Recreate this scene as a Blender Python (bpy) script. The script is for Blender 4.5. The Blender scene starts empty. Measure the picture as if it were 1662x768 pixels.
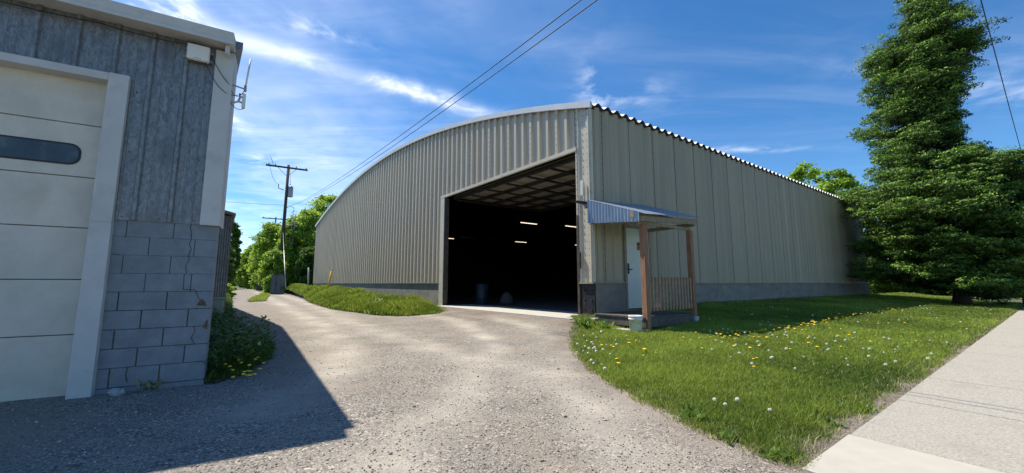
import bpy, math, random
import numpy as np
from mathutils import Vector
random.seed(7); RNG = np.random.default_rng(11)
SC = bpy.context.scene; COL = SC.collection

# ---------------------------------------------------------------- camera
EYE = 1.15; FPX = 630.0; HZ = 460.0
PITCH = math.atan((HZ - 384.0) / FPX)
cd = bpy.data.cameras.new('camera'); cam = bpy.data.objects.new('camera', cd); COL.objects.link(cam)
cd.sensor_width = 36; cd.lens = 36 * FPX / 1662; cd.clip_end = 5000; cd.clip_start = 0.05
cam.location = (0, 0, EYE); cam.rotation_euler = (math.pi / 2 + PITCH, 0, 0); SC.camera = cam

# ---------------------------------------------------------------- light
SUN = Vector((-2.17, 1.34, 4.19)).normalized()
w = bpy.data.worlds.new('World'); SC.world = w; w.use_nodes = True
nt = w.node_tree; N = nt.nodes; L = nt.links; N.clear()
def nd(t, **k):
    n = N.new(t)
    for a, b in k.items(): setattr(n, a, b)
    return n
def mth(op, a, b=None, c=None, clamp=False):
    n = N.new('ShaderNodeMath'); n.operation = op; n.use_clamp = clamp
    for i, v in enumerate((a, b, c)):
        if v is None: continue
        if isinstance(v, (int, float)): n.inputs[i].default_value = v
        else: L.new(v, n.inputs[i])
    return n.outputs[0]
sky = nd('ShaderNodeTexSky', sky_type='NISHITA', sun_disc=False)
sky.sun_elevation = math.asin(SUN.z); sky.sun_rotation = math.atan2(SUN.x, SUN.y)
sky.altitude = 1400; sky.air_density = 1.0; sky.dust_density = 0.25; sky.ozone_density = 2.2
tc = nd('ShaderNodeTexCoord'); sep = nd('ShaderNodeSeparateXYZ'); L.new(tc.outputs['Generated'], sep.inputs[0])
zc = mth('MAXIMUM', sep.outputs[2], 0.02)
px = mth('DIVIDE', sep.outputs[0], mth('ADD', zc, 0.08)); py = mth('DIVIDE', sep.outputs[1], mth('ADD', zc, 0.08))
comb = nd('ShaderNodeCombineXYZ'); L.new(px, comb.inputs[0]); L.new(py, comb.inputs[1])
def cloud_noise(rot, scale, nscale, detail, lo, hi, dist=0.6, off=(0, 0, 0)):
    m = nd('ShaderNodeMapping'); m.inputs['Rotation'].default_value = (0, 0, rot); m.inputs['Scale'].default_value = scale
    m.inputs['Location'].default_value = off
    L.new(comb.outputs[0], m.inputs[0])
    n = nd('ShaderNodeTexNoise'); n.inputs['Scale'].default_value = nscale; n.inputs['Detail'].default_value = detail
    n.inputs['Roughness'].default_value = 0.6; n.inputs['Distortion'].default_value = dist
    L.new(m.outputs[0], n.inputs[0])
    r = nd('ShaderNodeMapRange', interpolation_type='SMOOTHSTEP'); r.inputs['From Min'].default_value = lo; r.inputs['From Max'].default_value = hi
    L.new(n.outputs[0], r.inputs[0]); return r.outputs[0]
def blob(cx, cy, ang, rx, ry):       # soft ellipse on the cloud layer
    ca, sa = math.cos(ang), math.sin(ang)
    dx = mth('SUBTRACT', px, cx); dy = mth('SUBTRACT', py, cy)
    u = mth('DIVIDE', mth('ADD', mth('MULTIPLY', dx, ca), mth('MULTIPLY', dy, sa)), rx)
    v = mth('DIVIDE', mth('SUBTRACT', mth('MULTIPLY', dy, ca), mth('MULTIPLY', dx, sa)), ry)
    q = mth('ADD', mth('MULTIPLY', u, u), mth('MULTIPLY', v, v))
    return mth('EXPONENT', mth('MULTIPLY', q, -1.0))
def lay(c):                          # direction -> cloud layer position
    return c[0] / (c[2] + .08), c[1] / (c[2] + .08)
wisp = cloud_noise(-0.75, (0.55, 2.6, 1), 1.1, 9, 0.38, 0.85, 1.6)
fine = cloud_noise(0.3, (1, 1, 1), 3.5, 10, 0.42, 0.68, 0.4)
wide = cloud_noise(0.0, (1, 1, 1), 0.7, 5, 0.36, 0.66, 0.5, (3.1, 1.7, 0))
mask = mth('MULTIPLY', mth('MULTIPLY', wisp, wide), 0.10)
def add(a): 
    global mask
    mask = mth('ADD', mask, a)
x1, y1 = lay((-.522, .712, .469)); x2, y2 = lay((-.136, .893, .429))
ang = math.atan2(y2 - y1, x2 - x1)
add(mth('MULTIPLY', mth('MULTIPLY', blob((x1 + x2) / 2, (y1 + y2) / 2, ang, .55, .06), mth('ADD', fine, .3)), 0.5))
add(mth('MULTIPLY', mth('MULTIPLY', blob(x2 * .9 + x1 * .1, y2 * .9 + y1 * .1 , ang, .22, .07), mth('ADD', fine, .2)), 0.35))
for c, rx, ry, a, k in (((-.651, .599, .466), .12, .14, 0, 1.1), ((-.594, .638, .491), .05, .12, .5, .8), ((-.409, .746, .525), .17, .05, .4, .5),
                        ((.203, .871, .448), .07, .22, -.2, .6), ((.27, .86, .44), .2, .12, .3, .25), ((.516, .807, .287), .35, .05, -.15, .35), ((.75, .58, .315), .5, .14, .2, .3),
                        ((-.55, .83, .27), .10, .10, 0, .8), ((-.58, .75, .33), .06, .12, 0, .9)):
    bx_, by_ = lay(c); add(mth('MULTIPLY', mth('MULTIPLY', blob(bx_, by_, a, rx, ry), fine), k))
bx_, by_ = lay((-.479, .831, .284))
add(mth('MULTIPLY', mth('MULTIPLY', blob(bx_ - .3, by_ + .1, 1.9, 2.2, 1.1), mth('ADD', mth('MULTIPLY', wide, .55), mth('MULTIPLY', wisp, .25))), 0.50))
add(mth('MULTIPLY', mth('MULTIPLY', blob(-4.5, 6.5, 1.9, 3.5, 2.5), fine), 0.6))
mask = mth('MULTIPLY', mask, mth('GREATER_THAN', sep.outputs[2], 0.0)); mask = mth('MINIMUM', mask, 0.92)
hs = nd('ShaderNodeHueSaturation'); hs.inputs['Saturation'].default_value = 1.3; hs.inputs['Value'].default_value = 1.0
L.new(sky.outputs[0], hs.inputs['Color'])
mixc = nd('ShaderNodeMix', data_type='RGBA'); L.new(mask, mixc.inputs['Factor'])
L.new(hs.outputs[0], mixc.inputs['A']); mixc.inputs['B'].default_value = (9.0, 9.3, 9.8, 1)
bg = nd('ShaderNodeBackground'); bg.inputs[1].default_value = 0.118; L.new(mixc.outputs['Result'], bg.inputs[0])
ow = nd('ShaderNodeOutputWorld'); L.new(bg.outputs[0], ow.inputs[0])
sl = bpy.data.lights.new('sun', 'SUN'); sl.energy = 4.8; sl.angle = math.radians(0.53); sl.color = (1, .93, .80)
so = bpy.data.objects.new('sun', sl); COL.objects.link(so); so.rotation_euler = SUN.to_track_quat('Z', 'Y').to_euler(); so.location = (-20, 10, 40)
SC.view_settings.view_transform = 'Standard'; SC.view_settings.look = 'None'; SC.view_settings.gamma = 1
SC.view_settings.use_curve_mapping = False; SC.view_settings.exposure = 0.56
SC.render.engine = 'CYCLES'; SC.cycles.max_bounces = 6

# ---------------------------------------------------------------- frames of reference
def unit(a, b): m = math.hypot(a, b); return np.array([a / m, b / m])
def heading(vx): return unit((vx - 831.0) / FPX, math.cos(PITCH) + (HZ - 384) / FPX * math.sin(PITCH))
DR = heading(1725); DL = heading(330); DG = heading(1930); DS = heading(338)
C0 = np.array([2.222, 10.406]); A0 = np.array([-3.54, 4.621])
NR = np.array([DR[1], -DR[0]]); NF = np.array([-DL[1], DL[0]]); NG = np.array([DG[1], -DG[0]]); NS = np.array([DS[1], -DS[0]])
def frame(o, ex, ey):
    return lambda s, d, z: (o[0] + s * ex[0] + d * ey[0], o[1] + s * ex[1] + d * ey[1], z)
FF = frame(C0, DL, NF)      # front wall of the warehouse: s to the left, d outwards
FR = frame(C0, DR, NR)      # street wall
FB = frame(C0, DL, DR)      # inside: s along the front, d = depth
FG = frame(A0, DG, NG)      # garage front: s negative to the left
FS = frame(A0, DS, NS)      # garage side wall: s backwards, d towards the alley
FW = frame((0, 0), (1, 0), (0, 1))
BASE = 0.2                  # ground level at the warehouse
def sstep(a, b, x):
    t = np.clip((np.asarray(x, float) - a) / (b - a), 0, 1); return t * t * (3 - 2 * t)
def sdF(x, y): # (s,d) in front frame
    rx, ry = x - C0[0], y - C0[1]; return rx * DL[0] + ry * DL[1], rx * NF[0] + ry * NF[1]
def udR(x, y):
    rx, ry = x - C0[0], y - C0[1]; return rx * DR[0] + ry * DR[1], rx * NR[0] + ry * NR[1]
def hash_noise(x, y, sc, seed=0):
    x = np.asarray(x, float) / sc + seed * 17.3; y = np.asarray(y, float) / sc - seed * 9.1
    xi = np.floor(x); yi = np.floor(y); fx = x - xi; fy = y - yi; fx = fx * fx * (3 - 2 * fx); fy = fy * fy * (3 - 2 * fy)
    h = lambda a, b: np.mod(np.sin(a * 127.1 + b * 311.7 + seed * 3.7) * 43758.5453, 1.0)
    return (h(xi, yi) * (1 - fx) + h(xi + 1, yi) * fx) * (1 - fy) + (h(xi, yi + 1) * (1 - fx) + h(xi + 1, yi + 1) * fx) * fy
def T_gravel(x, y):
    s, d = sdF(x, y)
    z = (BASE - .01) * (1 - sstep(0.1, 3.2, d)) * sstep(-4.5, -.5, s) * (1 - sstep(9, 14, s))
    return z + .03 * (hash_noise(x, y, 1.7, 2) - .5) + .012 * (hash_noise(x, y, .45, 3) - .5)
def T_lawn(x, y):
    u, d = udR(x, y)
    z = .33 * (1 - sstep(.2, 5.0, d)) * sstep(-.5, 5.0, u) + .15 * (1 - sstep(0, 1.2, d)) * (1 - sstep(-.5, 5.0, u))
    e = sstep(.0, .35, polydist(x, y, LAWN))
    return (.035 + .03 * (hash_noise(x, y, 1.3, 5) - .5)) * e + (T_gravel(x, y) - .012) * (1 - e) + z
def T_bank(x, y):
    s, d = sdF(x, y)
    return .03 + (.20 + .42 * sstep(12, 24, s)) * (1 - sstep(.1, 3.6, d)) * sstep(7.7, 10.5, s) + .05 * (hash_noise(x, y, 1.0, 8) - .5)

# ---------------------------------------------------------------- materials
def mat(name, col, rough=.7, metal=0., var=.12, scale=3., bump=0., bscale=60., col2=None, spec=.5, lo=.35, hi=.65, stretch=None, emit=None, coord='Object', dist=0., alpha2=1., fac2=.0, col3=None, s3=20.):
    m = bpy.data.materials.new(name); m.use_nodes = True; t = m.node_tree; b = t.nodes['Principled BSDF']
    b.inputs['Roughness'].default_value = rough; b.inputs['Metallic'].default_value = metal; b.inputs['Specular IOR Level'].default_value = spec
    tc = t.nodes.new('ShaderNodeTexCoord'); mp = t.nodes.new('ShaderNodeMapping'); t.links.new(tc.outputs[coord], mp.inputs[0])
    if stretch: mp.inputs['Scale'].default_value = stretch
    n = t.nodes.new('ShaderNodeTexNoise'); n.inputs['Scale'].default_value = scale; n.inputs['Detail'].default_value = 8; n.inputs['Distortion'].default_value = dist
    n.inputs['Roughness'].default_value = .65
    t.links.new(mp.outputs[0], n.inputs[0])
    r = t.nodes.new('ShaderNodeMapRange'); r.inputs['From Min'].default_value = lo; r.inputs['From Max'].default_value = hi
    t.links.new(n.outputs[0], r.inputs[0])
    mx = t.nodes.new('ShaderNodeMix'); mx.data_type = 'RGBA'; t.links.new(r.outputs[0], mx.inputs['Factor'])
    c2 = col2 or tuple(c * (1 - 2 * var) for c in col)
    mx.inputs['A'].default_value = (*c2, 1); mx.inputs['B'].default_value = (*col, 1)
    out = mx.outputs['Result']
    if col3:
        n3 = t.nodes.new('ShaderNodeTexNoise'); n3.inputs['Scale'].default_value = s3; n3.inputs['Detail'].default_value = 6
        t.links.new(mp.outputs[0], n3.inputs[0])
        r3 = t.nodes.new('ShaderNodeMapRange'); r3.inputs['From Min'].default_value = .56; r3.inputs['From Max'].default_value = .70; r3.inputs['To Max'].default_value = fac2 or .8
        t.links.new(n3.outputs[0], r3.inputs[0])
        m3 = t.nodes.new('ShaderNodeMix'); m3.data_type = 'RGBA'; t.links.new(r3.outputs[0], m3.inputs['Factor']); t.links.new(out, m3.inputs['A']); m3.inputs['B'].default_value = (*col3, 1)
        out = m3.outputs['Result']
    t.links.new(out, b.inputs['Base Color'])
    if bump:
        nb = t.nodes.new('ShaderNodeTexNoise'); nb.inputs['Scale'].default_value = bscale; nb.inputs['Detail'].default_value = 6
        t.links.new(mp.outputs[0], nb.inputs[0])
        bp = t.nodes.new('ShaderNodeBump'); bp.inputs['Strength'].default_value = bump; bp.inputs['Distance'].default_value = .02
        t.links.new(nb.outputs[0], bp.inputs['Height']); t.links.new(bp.outputs[0], b.inputs['Normal'])
    if emit: b.inputs['Emission Color'].default_value = (*emit[:3], 1); b.inputs['Emission Strength'].default_value = emit[3]
    return m
def leafmat(name, dark, light, trans=.35, rough=.55, attr='tint', spec=.3):
    m = bpy.data.materials.new(name); m.use_nodes = True; t = m.node_tree; t.nodes.clear()
    a = t.nodes.new('ShaderNodeAttribute'); a.attribute_name = attr
    mx = t.nodes.new('ShaderNodeMix'); mx.data_type = 'RGBA'; mx.inputs['A'].default_value = (*dark, 1); mx.inputs['B'].default_value = (*light, 1)
    t.links.new(a.outputs['Fac'], mx.inputs['Factor'])
    p = t.nodes.new('ShaderNodeBsdfPrincipled'); p.inputs['Roughness'].default_value = rough; p.inputs['Specular IOR Level'].default_value = spec
    t.links.new(mx.outputs['Result'], p.inputs['Base Color'])
    tr = t.nodes.new('ShaderNodeBsdfTranslucent'); hv = t.nodes.new('ShaderNodeHueSaturation'); hv.inputs['Hue'].default_value = .48; hv.inputs['Value'].default_value = 1.2
    t.links.new(mx.outputs['Result'], hv.inputs['Color']); t.links.new(hv.outputs[0], tr.inputs[0])
    ms = t.nodes.new('ShaderNodeMixShader'); ms.inputs[0].default_value = trans
    t.links.new(p.outputs[0], ms.inputs[1]); t.links.new(tr.outputs[0], ms.inputs[2])
    o = t.nodes.new('ShaderNodeOutputMaterial'); t.links.new(ms.outputs[0], o.inputs[0]); return m
def gravelmat():
    m = bpy.data.materials.new('gravel'); m.use_nodes = True; t = m.node_tree; b = t.nodes['Principled BSDF']; nn = t.nodes; ll = t.links
    b.inputs['Roughness'].default_value = .9; b.inputs['Specular IOR Level'].default_value = .25
    tc = nn.new('ShaderNodeTexCoord')
    def noise(s, d=6, r=.6):
        n = nn.new('ShaderNodeTexNoise'); n.inputs['Scale'].default_value = s; n.inputs['Detail'].default_value = d; n.inputs['Roughness'].default_value = r
        ll.new(tc.outputs['Object'], n.inputs[0]); return n
    def vor(s):
        v = nn.new('ShaderNodeTexVoronoi'); v.inputs['Scale'].default_value = s; ll.new(tc.outputs['Object'], v.inputs[0]); return v
    def mix(f, a, bb, mode='MIX'):
        x = nn.new('ShaderNodeMix'); x.data_type = 'RGBA'; x.blend_type = mode
        for k, v in (('Factor', f), ('A', a), ('B', bb)):
            if isinstance(v, tuple): x.inputs[k].default_value = (*v, 1)
            elif isinstance(v, float): x.inputs[k].default_value = v
            else: ll.new(v, x.inputs[k])
        return x.outputs['Result']
    def rng(src, a, c, o0=0., o1=1.):
        r = nn.new('ShaderNodeMapRange'); r.inputs['From Min'].default_value = a; r.inputs['From Max'].default_value = c
        r.inputs['To Min'].default_value = o0; r.inputs['To Max'].default_value = o1; ll.new(src, r.inputs[0]); return r.outputs[0]
    big = noise(.55, 5); med = noise(2.6, 6)
    v1 = vor(68); v2 = vor(120); v3 = vor(34)
    cr = nn.new('ShaderNodeValToRGB'); cr.color_ramp.elements[0].color = (.07, .065, .06, 1); cr.color_ramp.elements[1].color = (.70, .64, .55, 1)
    for p, c in ((.3, (.20, .18, .16, 1)), (.55, (.30, .27, .235, 1)), (.8, (.37, .33, .285, 1))):
        e = cr.color_ramp.elements.new(p); e.color = c
    s1 = nn.new('ShaderNodeSeparateColor'); ll.new(v1.outputs['Color'], s1.inputs[0]); ll.new(s1.outputs[0], cr.inputs[0])
    cr2 = nn.new('ShaderNodeValToRGB'); cr2.color_ramp.elements[0].color = (.10, .09, .08, 1); cr2.color_ramp.elements[1].color = (.50, .45, .385, 1)
    s2 = nn.new('ShaderNodeSeparateColor'); ll.new(v2.outputs['Color'], s2.inputs[0]); ll.new(s2.outputs[1], cr2.inputs[0])
    c = mix(rng(med.outputs[0], .42, .58), cr.outputs[0], cr2.outputs[0])
    dirt = mix(rng(noise(70, 3).outputs[0], .3, .7), (.24, .195, .155), (.32, .27, .22))
    c = mix(rng(big.outputs[0], .50, .66, 0., .75), c, dirt)
    at = nn.new('ShaderNodeAttribute'); at.attribute_name = 'track'
    c = mix(rng(at.outputs['Fac'], 0, .8, 0., .95), c, mix(rng(noise(90, 3).outputs[0], .3, .7), (.45, .405, .345), (.56, .51, .44)))
    at2 = nn.new('ShaderNodeAttribute'); at2.attribute_name = 'dirt'
    c = mix(rng(at2.outputs['Fac'], 0, 1, 0., .8), c, mix(rng(noise(60, 3).outputs[0], .3, .7), (.16, .125, .10), (.25, .205, .17)))
    c = mix(1.0, c, mix(rng(noise(1.1, 8, .7).outputs[0], .3, .7), (.60, .60, .605), (.98, .965, .95)), 'MULTIPLY')
    ll.new(c, b.inputs['Base Color'])
    h = nn.new('ShaderNodeMath'); h.operation = 'ADD'; ll.new(rng(v1.outputs['Distance'], 0, .7, .7, 0.), h.inputs[0]); ll.new(rng(v2.outputs['Distance'], 0, .7, .35, 0.), h.inputs[1])
    h2 = nn.new('ShaderNodeMath'); h2.operation = 'ADD'; ll.new(h.outputs[0], h2.inputs[0]); ll.new(rng(v3.outputs['Distance'], 0, .5, .8, 0.), h2.inputs[1])
    bp = nn.new('ShaderNodeBump'); bp.inputs['Strength'].default_value = .5; bp.inputs['Distance'].default_value = .009
    ll.new(h2.outputs[0], bp.inputs['Height']); ll.new(bp.outputs[0], b.inputs['Normal'])
    return m
M = dict(
    gravel=gravelmat(),
    soil=mat('soil', (.10, .115, .045), .95, scale=.6, var=.2, bump=.5, bscale=12, col3=(.16, .13, .08), s3=1.2),
    turf=mat('turf_soil', (.085, .105, .035), .95, scale=2.2, var=.2, bump=.6, bscale=50, col3=(.13, .12, .06), s3=5, fac2=.6),
    siding=mat('sunlit_tan_painted_steel', (.56, .50, .39), .5, var=.08, scale=1.6, stretch=(1, 1, .06), col3=(.38, .33, .25), s3=1.6, fac2=.45),  # front siding: sunlight put into a lighter copy of the steel colour
    siding_side=mat('shaded_tan_painted_steel', (.42, .355, .25), .5, var=.10, scale=1.5, stretch=(1, 1, .05), col3=(.27, .235, .17), s3=2.0, fac2=.45),  # same steel darkened, the street wall's shade put into its colour
    trim=mat('cream_trim_steel', (.60, .55, .44), .45, var=.06, scale=2, col3=(.35, .31, .25), s3=5, fac2=.4),
    roof=mat('white_galvanised_roof', (.64, .65, .66), .4, metal=.1, var=.06, scale=1.5),
    conc=mat('weathered_concrete', (.30, .275, .235), .9, var=.16, scale=1.6, bump=.25, bscale=40, col3=(.17, .155, .13), s3=2.2, fac2=.8, stretch=(1, 1, 1.6)),
    slab=mat('pale_concrete', (.50, .48, .43), .9, var=.07, scale=3, bump=.15, bscale=120, col3=(.36, .34, .30), s3=6, fac2=.5),
    floor=mat('shade_dark_floor', (.11, .105, .10), .85, var=.12, scale=1.5),  # shade of the interior put into the floor colour
    walk=mat('exposed_aggregate_concrete', (.43, .40, .34), .9, var=.17, scale=60, lo=.40, hi=.56, bump=.5, bscale=150, col3=(.27, .255, .235), s3=2.3, fac2=.4),
    walksmooth=mat('smooth_sidewalk_concrete', (.45, .42, .36), .9, var=.05, scale=6, bump=.12, bscale=200, col3=(.45, .42, .37), s3=3.5, fac2=.5),
    dark=mat('shade_dark_interior', (.06, .058, .055), .9, var=.2, scale=2),  # interior gloom put into the colour of walls, arches and roof underside
    steel=mat('dark_steel', (.045, .045, .05), .6, metal=.2, var=.25, scale=4, col3=(.10, .06, .04), s3=8, fac2=.5),
    rust=mat('rusty_steel', (.10, .085, .075), .75, var=.3, scale=6, col3=(.16, .08, .045), s3=5, fac2=.8),
    plate=mat('black_steel_plate', (.035, .04, .055), .5, metal=.2, var=.3, scale=5, bump=.2, bscale=14, col3=(.09, .07, .06), s3=7, fac2=.5),
    screw=mat('screw_heads', (.07, .065, .06), .6),
    panel=mat('beige_insulated_panel', (.32, .29, .22), .7, var=.1, scale=1.5),
    zinc=mat('galvanised_siding', (.27, .285, .30), .45, metal=.4, var=.24, scale=26, lo=.38, hi=.64, col3=(.13, .14, .15), s3=3.2, fac2=.75, stretch=(1, 1, .45), dist=1.2),
    zincroof=mat('galvanised_porch_metal', (.36, .43, .52), .38, metal=.55, var=.12, scale=6, stretch=(1, 1, .4)),
    white=mat('weathered_white_paint', (.56, .56, .54), .55, var=.07, scale=2.5, bump=.08, bscale=9, col3=(.40, .39, .37), s3=6, fac2=.4),
    cream=mat('cream_door_paint', (.67, .625, .53), .6, var=.10, scale=2.2, bump=.12, bscale=22, col3=(.50, .45, .36), s3=2.1, fac2=.6),
    doorw=mat('white_steel_door', (.66, .68, .62), .5, var=.04, scale=2, col3=(.5, .5, .45), s3=5, fac2=.3),
    block=mat('painted_cinder_block', (.25, .28, .31), .9, var=.13, scale=5, bump=.5, bscale=70, col3=(.17, .18, .20), s3=2, fac2=.5),
    mortar=mat('mortar', (.13, .13, .13), .95, var=.2, scale=20, bump=.4),
    brown=mat('broken_block', (.20, .13, .085), .95, var=.3, scale=30, bump=.8, bscale=60),
    black=mat('black_rubber', (.02, .02, .022), .6),
    glass=mat('dusty_window', (.055, .075, .08), .16, var=.3, scale=3, spec=.6, col3=(.12, .13, .13), s3=6, fac2=.5),
    plastic=mat('white_plastic', (.72, .71, .66), .45, var=.04),
    grayp=mat('gray_plastic', (.42, .43, .44), .5, var=.05),
    cedar=mat('reddish_cedar_post', (.38, .19, .11), .75, var=.22, scale=5, stretch=(6, 6, .6), bump=.3, bscale=20, col3=(.42, .27, .18), s3=4, fac2=.5),
    wood=mat('grayed_wood', (.36, .30, .225), .85, var=.2, scale=6, stretch=(3, 3, 1), bump=.35, bscale=25, col3=(.18, .15, .125), s3=5, fac2=.5),
    woodr=mat('worn_balusters', (.42, .295, .195), .85, var=.18, scale=8, bump=.3, bscale=25),
    deckw=mat('dark_deck_boards', (.13, .115, .10), .85, var=.25, scale=8, bump=.4, bscale=20),
    bucket=mat('dirty_white_bucket', (.86, .85, .80), .5, var=.05, scale=4, col3=(.32, .30, .26), s3=7, fac2=.6),
    pole=mat('creosote_pole', (.085, .062, .045), .9, var=.25, scale=3, stretch=(4, 4, .5), bump=.4, bscale=15),
    wire=mat('cable_rubber', (.02, .02, .022), .6),
    galv=mat('gray_metal', (.36, .37, .38), .45, metal=.4, var=.1),
    yellow=mat('yellow_marker', (.72, .45, .03), .5),
    green=mat('pale_green_metal', (.30, .34, .27), .55, var=.08, scale=4),
    cab=mat('dark_green_gray_cabinet', (.085, .10, .11), .5, var=.15),
    bark=mat('bark', (.085, .065, .048), .95, var=.3, scale=6, stretch=(3, 3, .5), bump=.8, bscale=12),
    stone=mat('pale_stone', (.40, .42, .43), .85, var=.15, scale=8, bump=.5, bscale=20),
    rockd=mat('dark_stone', (.15, .14, .125), .9, var=.3, scale=10, bump=.6, bscale=20),
    bluebar=mat('blue_plastic_drum', (.012, .026, .05), .5),
    sack=mat('dusty_sack', (.10, .095, .085), .85), crate=mat('crate_wood', (.20, .15, .10), .85, var=.2, scale=5),
    tube=mat('lit_tube', (1, .95, .85), .5, emit=(1, .84, .60, 1.5)),
    plaque=mat('orange_notice', (.38, .15, .05), .6, var=.1), ink=mat('notice_print', (.05, .03, .02), .7),
    dyellow=mat('dandelion_yellow', (.82, .56, .02), .8, var=.12, scale=80), dwhite=mat('seed_head_white', (.62, .62, .57), .9, var=.06, scale=90),
    hill=mat('haze_blue_forest_hill', (.06, .10, .12), .95, var=.2, scale=.01),  # distance haze put into the forest colour as blue
    grass=leafmat('grass_blades', (.08, .15, .018), (.38, .49, .075), .42),
    weed=leafmat('weed_leaves', (.028, .075, .014), (.15, .28, .045), .35),
    drygrass=leafmat('dry_weeds', (.16, .17, .05), (.46, .42, .22), .3),
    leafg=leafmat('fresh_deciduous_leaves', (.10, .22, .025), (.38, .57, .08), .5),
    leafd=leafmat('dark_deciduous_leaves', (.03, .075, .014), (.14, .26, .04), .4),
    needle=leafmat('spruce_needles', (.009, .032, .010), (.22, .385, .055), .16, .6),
    pebble=leafmat('pebbles', (.10, .092, .082), (.70, .65, .56), .0, .85),
    dpuff=leafmat('seed_head_bristles', (.85, .85, .80), (.85, .85, .80), .5, .9),
    stem=mat('green_stem', (.10, .16, .05), .7),
)

# ---------------------------------------------------------------- mesh building
class MB:
    def __init__(s): s.v = []; s.f = []; s.m = []; s.sm = []
    def face(s, pts, m=0, sm=False):
        b = len(s.v); s.v.extend(pts); s.f.append(tuple(range(b, b + len(pts)))); s.m.append(m); s.sm.append(sm)
    def box(s, F, a0, a1, b0, b1, c0, c1, m=0):
        P = [F(a, b, c) for c in (c0, c1) for b in (b0, b1) for a in (a0, a1)]
        k = len(s.v); s.v.extend(P)
        for q in ((0, 1, 3, 2), (4, 6, 7, 5), (0, 4, 5, 1), (2, 3, 7, 6), (0, 2, 6, 4), (1, 5, 7, 3)):
            s.f.append(tuple(k + i for i in q)); s.m.append(m); s.sm.append(False)
        return s
    def prism(s, top, bot, m=0, sm=False, caps=True):     # two matching rings
        n = len(top); k = len(s.v); s.v.extend(bot); s.v.extend(top)
        for i in range(n):
            j = (i + 1) % n; s.f.append((k + i, k + j, k + n + j, k + n + i)); s.m.append(m); s.sm.append(sm)
        if caps:
            s.f.append(tuple(k + n + i for i in range(n))); s.m.append(m); s.sm.append(False)
            s.f.append(tuple(k + n - 1 - i for i in range(n))); s.m.append(m); s.sm.append(False)
        return s
    def lathe(s, c, prof, n=16, m=0, caps=True):          # prof = [(r,z)...]
        k = len(s.v)
        for r, z in prof:
            for i in range(n):
                a = 2 * math.pi * i / n; s.v.append((c[0] + r * math.cos(a), c[1] + r * math.sin(a), c[2] + z))
        for j in range(len(prof) - 1):
            for i in range(n):
                i2 = (i + 1) % n; s.f.append((k + j * n + i, k + j * n + i2, k + (j + 1) * n + i2, k + (j + 1) * n + i)); s.m.append(m); s.sm.append(True)
        if caps:
            s.f.append(tuple(k + n - 1 - i for i in range(n))); s.m.append(m); s.sm.append(False)
            s.f.append(tuple(k + (len(prof) - 1) * n + i for i in range(n))); s.m.append(m); s.sm.append(False)
        return s
    def tube(s, pts, r, n=8, m=0, r1=None):
        pts = [Vector(p) for p in pts]; k = len(s.v); q = len(pts)
        for i, p in enumerate(pts):
            t = (pts[min(i + 1, q - 1)] - pts[max(i - 1, 0)]).normalized()
            a = t.cross(Vector((0, 0, 1)));
            if a.length < .05: a = t.cross(Vector((1, 0, 0)))
            a.normalize(); b = t.cross(a).normalized(); rr = r if r1 is None else r + (r1 - r) * i / (q - 1)
            for j in range(n):
                an = 2 * math.pi * j / n; s.v.append(tuple(p + a * rr * math.cos(an) + b * rr * math.sin(an)))
        for i in range(q - 1):
            for j in range(n):
                j2 = (j + 1) % n; s.f.append((k + i * n + j, k + i * n + j2, k + (i + 1) * n + j2, k + (i + 1) * n + j)); s.m.append(m); s.sm.append(True)
        s.f.append(tuple(k + n - 1 - j for j in range(n))); s.m.append(m); s.sm.append(False)
        s.f.append(tuple(k + (q - 1) * n + j for j in range(n))); s.m.append(m); s.sm.append(False)
        return s
    def build(s, name, mats, parent=None, bevel=0., loc=None):
        if not isinstance(mats, (list, tuple)): mats = [mats]
        o3 = np.array(parent_origin(parent) if parent else (loc or (0, 0, 0)), float)
        me = bpy.data.meshes.new(name); me.from_pydata([tuple(np.array(p) - o3) for p in s.v], [], s.f)
        for mm in mats: me.materials.append(mm)
        me.polygons.foreach_set('material_index', s.m); me.polygons.foreach_set('use_smooth', s.sm); me.update()
        ob = bpy.data.objects.new(name, me); COL.objects.link(ob)
        if parent: ob.parent = parent
        elif loc: ob.location = loc
        if bevel:
            md = ob.modifiers.new('b', 'BEVEL'); md.width = bevel; md.segments = 2; md.limit_method = 'ANGLE'
        return ob
ORIG = {}
def parent_origin(p):
    o = Vector((0, 0, 0))
    while p: o += Vector(p.location); p = p.parent
    return tuple(o)
def tag(o, label=None, cat=None, group=None, kind=None):
    for k, v in (('label', label), ('category', cat), ('group', group), ('kind', kind)):
        if v: o[k] = v
    return o
def empty(name, loc, label, cat, group=None):
    o = bpy.data.objects.new(name, None); COL.objects.link(o); o.location = loc; o.empty_display_size = .1
    return tag(o, label, cat, group)
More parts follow.
